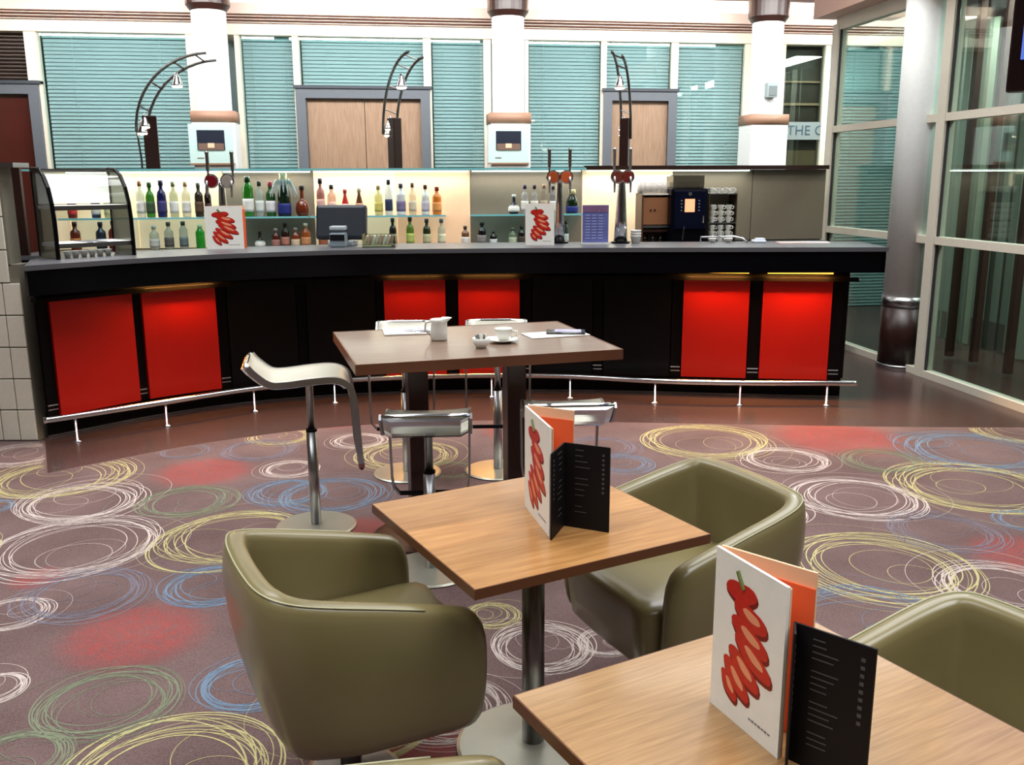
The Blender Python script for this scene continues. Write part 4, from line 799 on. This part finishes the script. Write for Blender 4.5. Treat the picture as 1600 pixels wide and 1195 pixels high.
for zz, rows in ((.017, 3), (.205, 3)):
    for k in range(3):
        for j in range(rows): cup(fac(mid-.08+k*.08, 8.68, 1.09+zz+j*.056), .031, .053, lab='%s cup of the %s stack on the %s shelf of the cup rack' % (('bottom', 'middle', 'top')[j], ('left', 'middle', 'right')[k], 'lower' if zz < .1 else 'upper'))
for k in range(4):
    cup(fac(mid-.105+k*.07, 8.68, 1.0905+hk), .027, .05, lab='white cup on top of the steel cup rack, %s from the left' % ('first', 'second', 'third', 'fourth')[k], grp='cups on top of the rack')
bm = bmesh.new(); tube(bm, [(-.2, 0, 0), (-.2, 0, .04), (.06, 0, .045), (.13, -.03, .03), (.16, -.06, 0)], .008, 8); o = obj('grab_rail', bm, 'chrome', smooth=True); o.location = (1.72, 7.52, 1.205); tag(o, 'bent chrome rail on the bar below the cup rack', 'rail')
for k in range(2): cup((1.62+k*.13, 7.55, 1.2), .034, .032, lab='white cup on the bar under the %s end of the chrome rail' % ('left', 'right')[k], grp='cups by the chrome rail', hd=False)
for x_, l_ in ((1.98, 'folded white cloth on the bar right of the chrome rail'),):
    bm = bmesh.new(); bx(bm, (0, 0, .012), (.1, .1, .024), bev=.01); bx(bm, (.01, 0, .03), (.07, .07, .014), bev=.006); o = obj('folded_cloth', bm, mat('cloth_bluewhite', srgb(206, 212, 226), .6)); o.location = (x_, 7.5, 1.2); tag(o, l_, 'cloth')
for k, (x_, r_) in enumerate(((2.22, .1), (2.42, -.1))):
    bm = bmesh.new(); bx(bm, (0, 0, .004+k*.0), (.2, .13, .008), r_); o = obj('napkin_sheet', bm, mat('napkin_pink%d' % k, srgb(240, 222 if k else 200, 214 if k else 190), .6)); o.location = (x_, 7.45, 1.2); tag(o, ('pink tinged paper napkin on the bar near the right end', 'white paper napkin nearest the right end of the bar')[k], 'napkin')

# ------------------------------------------------------------------ high table, its things
TA = math.atan2(.335, 1.136)
ht = empty('high_table', (-.2, 4.343, 0), TA, 'high brown table on two dark posts in front of the bar', 'table')
box('tabletop', (0, 0, .937), (1.18, .885, .042), 'high_top', ht, bev=.004)
bm = bmesh.new()
for c_, s_ in (((0, -.444, .936), (1.192, .006, .046)), ((0, .444, .936), (1.192, .006, .046)), ((-.592, 0, .936), (.006, .885, .046)), ((.592, 0, .936), (.006, .885, .046))): bx(bm, c_, s_)
obj('edge_band', bm, 'high_edge', ht)
for x_ in (-.26, .22):
    box('post', (x_, .0, .47), (.095, .095, .9), 'post_brown', ht, bev=.006)
    bm = bmesh.new(); lathe(bm, [(.23, 0), (.23, .012), (.06, .022), (.0, .022)], 40, (x_, 0, .003)); obj('base_plate', bm, 'post_brown', ht)
ZT = .9585
def HT(px, py): p = at(px, py, ZT); return (p.x, p.y, ZT)
t = empty('milk_jug', HT(686, 531), .1, 'white china milk jug standing on the high table', 'jug')
bm = bmesh.new(); lathe(bm, [(0, .0), (.036, 0), (.042, .01), (.040, .05), (.036, .085), (.041, .1), (.038, .1), (.033, .085), (.037, .05), (0, .01)], 24)
for v in bm.verts:
    if v.co.z > .08 and v.co.x > .02: v.co.x += (v.co.x-.02)*1.1*(v.co.z-.08)/.02; v.co.z += .006*(v.co.z-.08)/.02
obj('body', bm, 'china', t, smooth=True)
bm = bmesh.new(); tube(bm, [(-.036, 0, .09), (-.062, 0, .085), (-.065, 0, .05), (-.04, 0, .025)], .006, 8); obj('handle', bm, 'china', t, smooth=True)
t = empty('saucer', HT(785, 534), 0, 'white saucer under the teacup on the high table', 'saucer')
bm = bmesh.new(); lathe(bm, [(0, .002), (.035, .0), (.045, .004), (.075, .013), (.078, .016), (.045, .009), (0, .007)], 30); obj('plate', bm, 'china', t, smooth=True)
c = cup((t.location.x+.005, t.location.y+.01, ZT+.008), .043, .055, lab='white teacup resting on its saucer on the high table', grp='crockery on the high table')
t = empty('sugar_bowl', HT(752, 543), 0, 'small white bowl of sugar sachets beside the saucer', 'bowl')
bm = bmesh.new(); lathe(bm, [(0, 0), (.022, 0), (.036, .02), (.042, .045), (.039, .045), (.033, .022), (0, .012)], 24); obj('bowl', bm, 'china', t, smooth=True)
for k in range(7): box('sachet', (random.uniform(-.022, .022), random.uniform(-.02, .02), .045), (.02, .004, .032), 'paper' if k % 3 else 'print_grey', t, rot=Matrix.Rotation(random.uniform(-.5, .5), 3, 'Y') @ Matrix.Rotation(random.uniform(0, 3), 3, 'Z'))
bm = bmesh.new(); bx(bm, (0, 0, .003), (.016, .13, .002), bev=.0006); o = obj('teaspoon', bm, 'chrome'); p = HT(764, 527); o.location = p; o.rotation_euler = (0, 0, 1.2); tag(o, 'steel teaspoon lying behind the sugar bowl', 'spoon')
t = empty('newspaper', HT(640, 518), TA-.1, 'open printed paper lying on the left of the high table', 'newspaper')
box('page', (0, 0, .003), (.26, .2, .005), 'paper', t); bm = bmesh.new(); rn = random.Random(9)
for k in range(16): bx(bm, (rn.uniform(-.02, .1), rn.uniform(-.07, .07), .0062), (rn.uniform(.02, .06), .012, .0008))
obj('print', bm, mat('ink', srgb(60, 66, 90), .6), t)
t = empty('placemat_paper', HT(868, 523), TA+.05, 'white paper placemat on the right of the high table', 'placemat')
box('sheet', (0, 0, .0025), (.30, .16, .004), 'paper', t)
o = empty('magazine', (*HT(884, 521)[:2], ZT+.0047), TA-.35, 'dark covered folded magazine on the paper placemat', 'magazine')
box('cover', (0, 0, .004), (.19, .12, .007), 'phone_black', o, bev=.001); box('cover_photo', (.01, .01, .0082), (.13, .08, .001), mat('mag_violet', srgb(170, 165, 200), .4, noise=(40, .4, 0)), o)

# ------------------------------------------------------------------ stools
def make_stool(name, drop, discm='base_disc'):
    t = empty(name); zs = .80-drop
    bm = bmesh.new(); lathe(bm, [(.0, .0), (.195, 0), (.2, .006), (.19, .012), (.05, .018), (0, .018)], 48); obj('base', bm, discm, t, smooth=False)
    bm = bmesh.new(); lathe(bm, [(.026, .018), (.026, .50-drop*.5)], 20); obj('outer_column', bm, 'steel', t, smooth=True)
    bm = bmesh.new(); lathe(bm, [(.018, .50-drop*.5), (.018, zs-.065), (.045, zs-.05), (.05, zs-.044)], 20); obj('gas_lift', bm, 'steel', t, smooth=True)
    bm = bmesh.new(); lathe(bm, [(.027, .495-drop*.5), (.027, .507-drop*.5)], 20); obj('collar', bm, 'black_matt', t, smooth=True)
    # seat: one bent shell, low back lip, rounded drop at the front
    side = catmull([(-.272, zs+.072, 0), (-.245, zs+.04, 0), (-.18, zs-.012, 0), (-.11, zs-.018, 0), (0, zs-.008, 0), (.1, zs-.004, 0), (.155, zs-.016, 0), (.19, zs-.045, 0), (.205, zs-.10, 0)], 4)
    W = .175; th = .022; bm = bmesh.new(); top = []; bot = []
    for i, p in enumerate(side):
        q = side[min(i+1, len(side)-1)]-side[max(i-1, 0)]; q.normalize(); nrm = Vector((-q.y, q.x)); row = []; rb = []
        wv = W*(.9 if i == 0 else .96 if i == 1 else 1)
        for k in range(7):
            y = -wv+2*wv*k/6; dip = .008*cos(PI/2*(y/W)); row.append(bm.verts.new((p.x-nrm.x*dip, y, p.y-nrm.y*dip))); rb.append(bm.verts.new((p.x-nrm.x*(th), y, p.y-nrm.y*(th))))
        top.append(row); bot.append(rb)
    for A, rev in ((top, 0), (bot, 1)):
        for i in range(len(A)-1):
            for k in range(6): bm.faces.new((A[i][k], A[i+1][k], A[i+1][k+1], A[i][k+1]))
    for i in range(len(top)-1):
        for k in (0, 6): bm.faces.new((top[i][k], top[i+1][k], bot[i+1][k], bot[i][k]))
    for i in (0, -1):
        for k in range(6): bm.faces.new((top[i][k], top[i][k+1], bot[i][k+1], bot[i][k]))
    obj('seat', bm, 'stool_seat', t, smooth=True)
    bm = bmesh.new(); g_ = []
    for i, p in enumerate(side[:-3]):
        q = side[i+1]-side[max(i-1, 0)]; q.normalize(); nrm = Vector((-q.y, q.x)); g_.append([bm.verts.new((p.x-nrm.x*e_, yy_, p.y-nrm.y*e_)) for yy_, e_ in ((-W*.97, .023), (W*.97, .023), (W*.8, .040), (-W*.8, .040))])
    for A_, B_ in zip(g_, g_[1:]):
        for k in range(4): bm.faces.new((A_[k], A_[(k+1) % 4], B_[(k+1) % 4], B_[k]))
    bm.faces.new(g_[0]); bm.faces.new(g_[-1][::-1]); obj('under_shell', bm, 'chrome', t)
    # one continuous flat steel loop: round the seat edge and down to the foot bar
    fz = .335-drop*.6; P = [(x.x, x.y-.013) for x in side]
    for sgn in (-1, 1):
        bm = bmesh.new(); pts = [(x, sgn*(W+.006), z) for x, z in P]+[(.212, sgn*(W+.004), zs-.2), (.222, sgn*(W+.002), fz+.08), (.228, sgn*(W-.005), fz+.03), (.23, sgn*(W-.03), fz)]
        pts = [Vector(q) for q in pts]; rr_ = []
        for i, q in enumerate(pts):
            tg_ = (pts[min(i+1, len(pts)-1)]-pts[max(i-1, 0)]).normalized(); wn_ = Vector((0, 1, 0)).cross(tg_).normalized()
            rr_.append([bm.verts.new(q+wn_*a1*.015+Vector((0, b1, 0))) for a1, b1 in ((-1, -.005), (1, -.005), (1, .005), (-1, .005))])
        for A_, B_ in zip(rr_, rr_[1:]):
            for k in range(4): bm.faces.new((A_[k], A_[(k+1) % 4], B_[(k+1) % 4], B_[k]))
        bm.faces.new(rr_[0]); bm.faces.new(rr_[-1][::-1]); obj('side_loop', bm, 'steel', t)
    bm = bmesh.new(); tube(bm, [(.23, -W+.03, fz), (.23, W-.03, fz)], .011, 8); obj('foot_bar', bm, 'black_matt', t)
    bm = bmesh.new(); tube(bm, [(-.278, -W, zs+.058), (-.282, -W*.5, zs+.062), (-.282, W*.5, zs+.062), (-.278, W, zs+.058)], .012, 6); obj('back_rim', bm, 'chrome', t, smooth=True)
    return t
G = 'pale stools with chrome loops round the high table'
mat('disc_pink', srgb(198, 120, 135), .35, .3)
s1 = make_stool('bar_stool', 0); s1.location = (-.985, 4.40, .005); s1.rotation_euler = (0, 0, .215); tag(s1, 'pale bar stool seen side on at the left end of the high table', 'stool', G)
s2 = make_stool('bar_stool', .085); s2.location = (-.362, 3.86, .005); s2.rotation_euler = (0, 0, PI/2+.06); tag(s2, 'low bar stool with its back to us under the near left of the high table', 'stool', G)
s3 = copy_tree(s2); s3.location = (.235, 4.03, .005); s3.rotation_euler = (0, 0, PI/2+.06); tag(s3, 'low bar stool with its back to us half hidden behind the menu cards', 'stool', G)
s4 = copy_tree(s1); s4.location = (-.62, 5.26, .005); s4.rotation_euler = (0, 0, -PI/2+.03); tag(s4, 'bar stool on the far side of the high table, at the left post', 'stool', G)
s5 = copy_tree(s1); s5.location = (-.085, 5.30, .005); s5.rotation_euler = (0, 0, -PI/2+.03); tag(s5, 'bar stool on the far side of the high table, at the right post', 'stool', G)

# ------------------------------------------------------------------ low tables
LA = math.radians(28.9)
def low_table(c, topm, label):
    t = empty('low_table', (*c, 0), LA, label, 'table', 'low square oak tables')
    box('tabletop', (0, 0, .727), (.725, .69, .026), topm, t)
    bm = bmesh.new()
    for c_, s_ in (((0, -.3465, .726), (.731, .003, .027)), ((0, .3465, .726), (.731, .003, .027)), ((-.364, 0, .726), (.003, .69, .027)), ((.364, 0, .726), (.003, .69, .027))): bx(bm, c_, s_)
    obj('edge_band', bm, 'edge_walnut', t)
    bm = bmesh.new(); lathe(bm, [(.034, .02), (.034, .70)], 28); obj('column', bm, 'dark_steel', t, smooth=True)
    bm = bmesh.new(); lathe(bm, [(0, .0), (.23, .0), (.235, .005), (.225, .010), (.06, .02), (0, .02)], 56, (0, 0, .0055)); obj('base', bm, 'base_disc', t)
    box('mount_plate', (0, 0, .707), (.26, .26, .012), 'dark_steel', t); return t
low_table((.06, 2.549), 'table_oak', 'square oak table nearer the bar with two menus standing on it')
low_table((.487, 1.475), 'table_oak_fine', 'square oak table in the right foreground cut by the frame edge')

def menu_set(): pass
menu_white((.037, 2.65), (.100, 2.40), (.178, 2.585), .312, 'white chilli menu card standing on the oak table nearer the bar', z=.7405)
menu_black((.145, 2.49), ((.104, 2.378), (.268, 2.434)), .245, 'black folded drinks menu on the oak table nearer the bar', z=.7405)
menu_white((.369, 1.575), (.446, 1.398), (.513, 1.455), .312, 'large white chilli menu card on the right foreground table', z=.7405)
menu_black((.462, 1.402), ((.562, 1.310), (.45, 1.36)), .250, 'black drinks menu on the right foreground table', z=.7405, lines=18)

# ------------------------------------------------------------------ leather tub chairs
def make_chair():
    t = empty('tub_chair')
    # path of the outer rim in plan, front of right arm -> back -> front of left arm (chair faces +x)
    raw = [(.285, -.305), (.15, -.302), (0, -.296), (-.12, -.29), (-.20, -.275), (-.252, -.235), (-.275, -.16), (-.282, -.05), (-.282, .05), (-.275, .16), (-.252, .235), (-.20, .275), (-.12, .29), (0, .296), (.15, .302), (.285, .305)]
    path = catmull(raw, 4); n = len(path); L = [0]
    for a, b2 in zip(path, path[1:]): L.append(L[-1]+(b2-a).length)
    bm = bmesh.new(); rings = []; th = .068
    for i, p in enumerate(path):
        tt = (path[min(i+1, n-1)]-path[max(i-1, 0)]).normalized(); inn = Vector((-tt.y, tt.x, 0))     # inward
        if inn.dot(Vector((-.0, 0, 0))-p) < 0: inn = -inn
        d = min(L[i], L[-1]-L[i]); R = .06
        f = max(0., min(1., (.30-p.x)/.56)); zt = .575+(.72-.575)*f**.9
        zb = .235
        if d < R: q = 1-math.sqrt(max(0, 1-((R-d)/R)**2)); zt -= R*q*.95; zb += R*q*.45; 
        thk = th*(1 if d > .03 else .45+.55*math.sqrt(max(0, 1-((.03-d)/.03)**2))); sh = (th-thk)/2
        bk = max(0, min(1, (-.05-p.x)/.2))*.045+.022        # lower edge pulled in, most at the back
        def pt(o, z, pull=0.): q = p+inn*(sh+o)+inn*pull; return bm.verts.new((q.x, q.y, z))
        h = zt-zb; r = []
        r.append(pt(thk*.5, zb, bk)); r.append(pt(.012, zb+.004, bk)); r.append(pt(.0, zb+.03, bk*.8)); r.append(pt(-.004, zb+h*.35, bk*.35)); r.append(pt(-.006, zb+h*.7, .0)); r.append(pt(0, zt-.035)); r.append(pt(thk*.10, zt-.012)); r.append(pt(thk*.3, zt-.001))
        r.append(pt(thk*.7, zt-.001)); r.append(pt(thk*.9, zt-.012)); r.append(pt(thk, zt-.035)); r.append(pt(thk, zb+h*.5)); r.append(pt(thk, zb+.03, bk*.4))
        rings.append(r)
    m = len(rings[0])
    for a, b2 in zip(rings, rings[1:]):
        for k in range(m): bm.faces.new((a[k], a[(k+1) % m], b2[(k+1) % m], b2[k]))
    bm.faces.new(rings[0]); bm.faces.new(rings[-1][::-1])
    o = obj('shell', bm, 'leather', t, smooth=True); md = o.modifiers.new('sub', 'SUBSURF'); md.levels = 1; md.render_levels = 1
    # seam along the outer edge of the rim
    for fr_ in (.012,):
        bm = bmesh.new(); pts = []
        for i, p in enumerate(path):
            tt = (path[min(i+1, n-1)]-path[max(i-1, 0)]).normalized(); inn = Vector((-tt.y, tt.x, 0)); d = min(L[i], L[-1]-L[i])
            if inn.dot(-p) < 0: inn = -inn
            if d < .17: continue
            f = max(0., min(1., (.30-p.x)/.56)); q = p+inn*(fr_ if fr_ < .03 else th-.004)
            pts.append((q.x, q.y, .575+(.72-.575)*f**.9-.0065))
        tube(bm, pts, .0028, 5); obj('seam', bm, 'leather_pipe', t, smooth=True)
    # seat cushion with rounded front
    sp_ = [(.30, -.225), (.31, -.1), (.312, 0), (.31, .1), (.30, .225), (.1, .228), (-.1, .225), (-.19, .16), (-.215, 0), (-.19, -.16), (-.1, -.225), (.1, -.228)]
    cl = catmull(sp_+[sp_[0]], 3)[:-1]; bm = bmesh.new(); rg = []
    for z_, sc_ in ((.235, .90), (.25, .94), (.32, .97), (.40, 1), (.435, .985), (.45, .94), (.458, .8), (.462, .4)):
        rg.append([bm.verts.new((.04+(p.x-.04)*sc_, p.y*sc_, z_ + (.02*(p.x > .1) - .015 if z_ > .4 else 0)*0)) for p in cl])
    for a, b2 in zip(rg, rg[1:]):
        for k in range(len(cl)): bm.faces.new((a[k], a[(k+1) % len(cl)], b2[(k+1) % len(cl)], b2[k]))
    bm.faces.new(rg[0][::-1]); bm.faces.new(rg[-1]); obj('seat', bm, 'leather', t, smooth=True)
    bm = bmesh.new(); lathe(bm, [(.03, .02), (.03, .23), (.10, .232), (.10, .25)], 24); obj('column', bm, 'dark_steel', t)
    bm = bmesh.new(); lathe(bm, [(0, 0), (.13, 0), (.135, .006), (.12, .012), (.05, .02), (0, .02)], 48); obj('base', bm, 'dark_steel', t)
    return t
GC_ = 'olive leather tub chairs at the oak tables'
c1 = make_chair(); CA = math.radians(27.4)
for o_, loc, rz, lab in ((c1, (-.472, 2.405, .0056), CA, 'olive tub chair left of the oak table, seen from behind its arm'),
                         (None, (.575, 2.88, .0056), CA+PI, 'olive tub chair facing left behind the oak table nearer the bar'),
                         (None, (.985, 1.76, .0056), CA+PI, 'olive tub chair at the right edge of the frame'),
                         (None, (-.125, 1.245, .0056), CA, 'olive tub chair with only its rim showing at the bottom edge')):
    o = o_ or copy_tree(c1); o.location = loc; o.rotation_euler = (0, 0, rz); o.scale = (1.06, 1.06, 1); tag(o, lab, 'armchair', GC_)
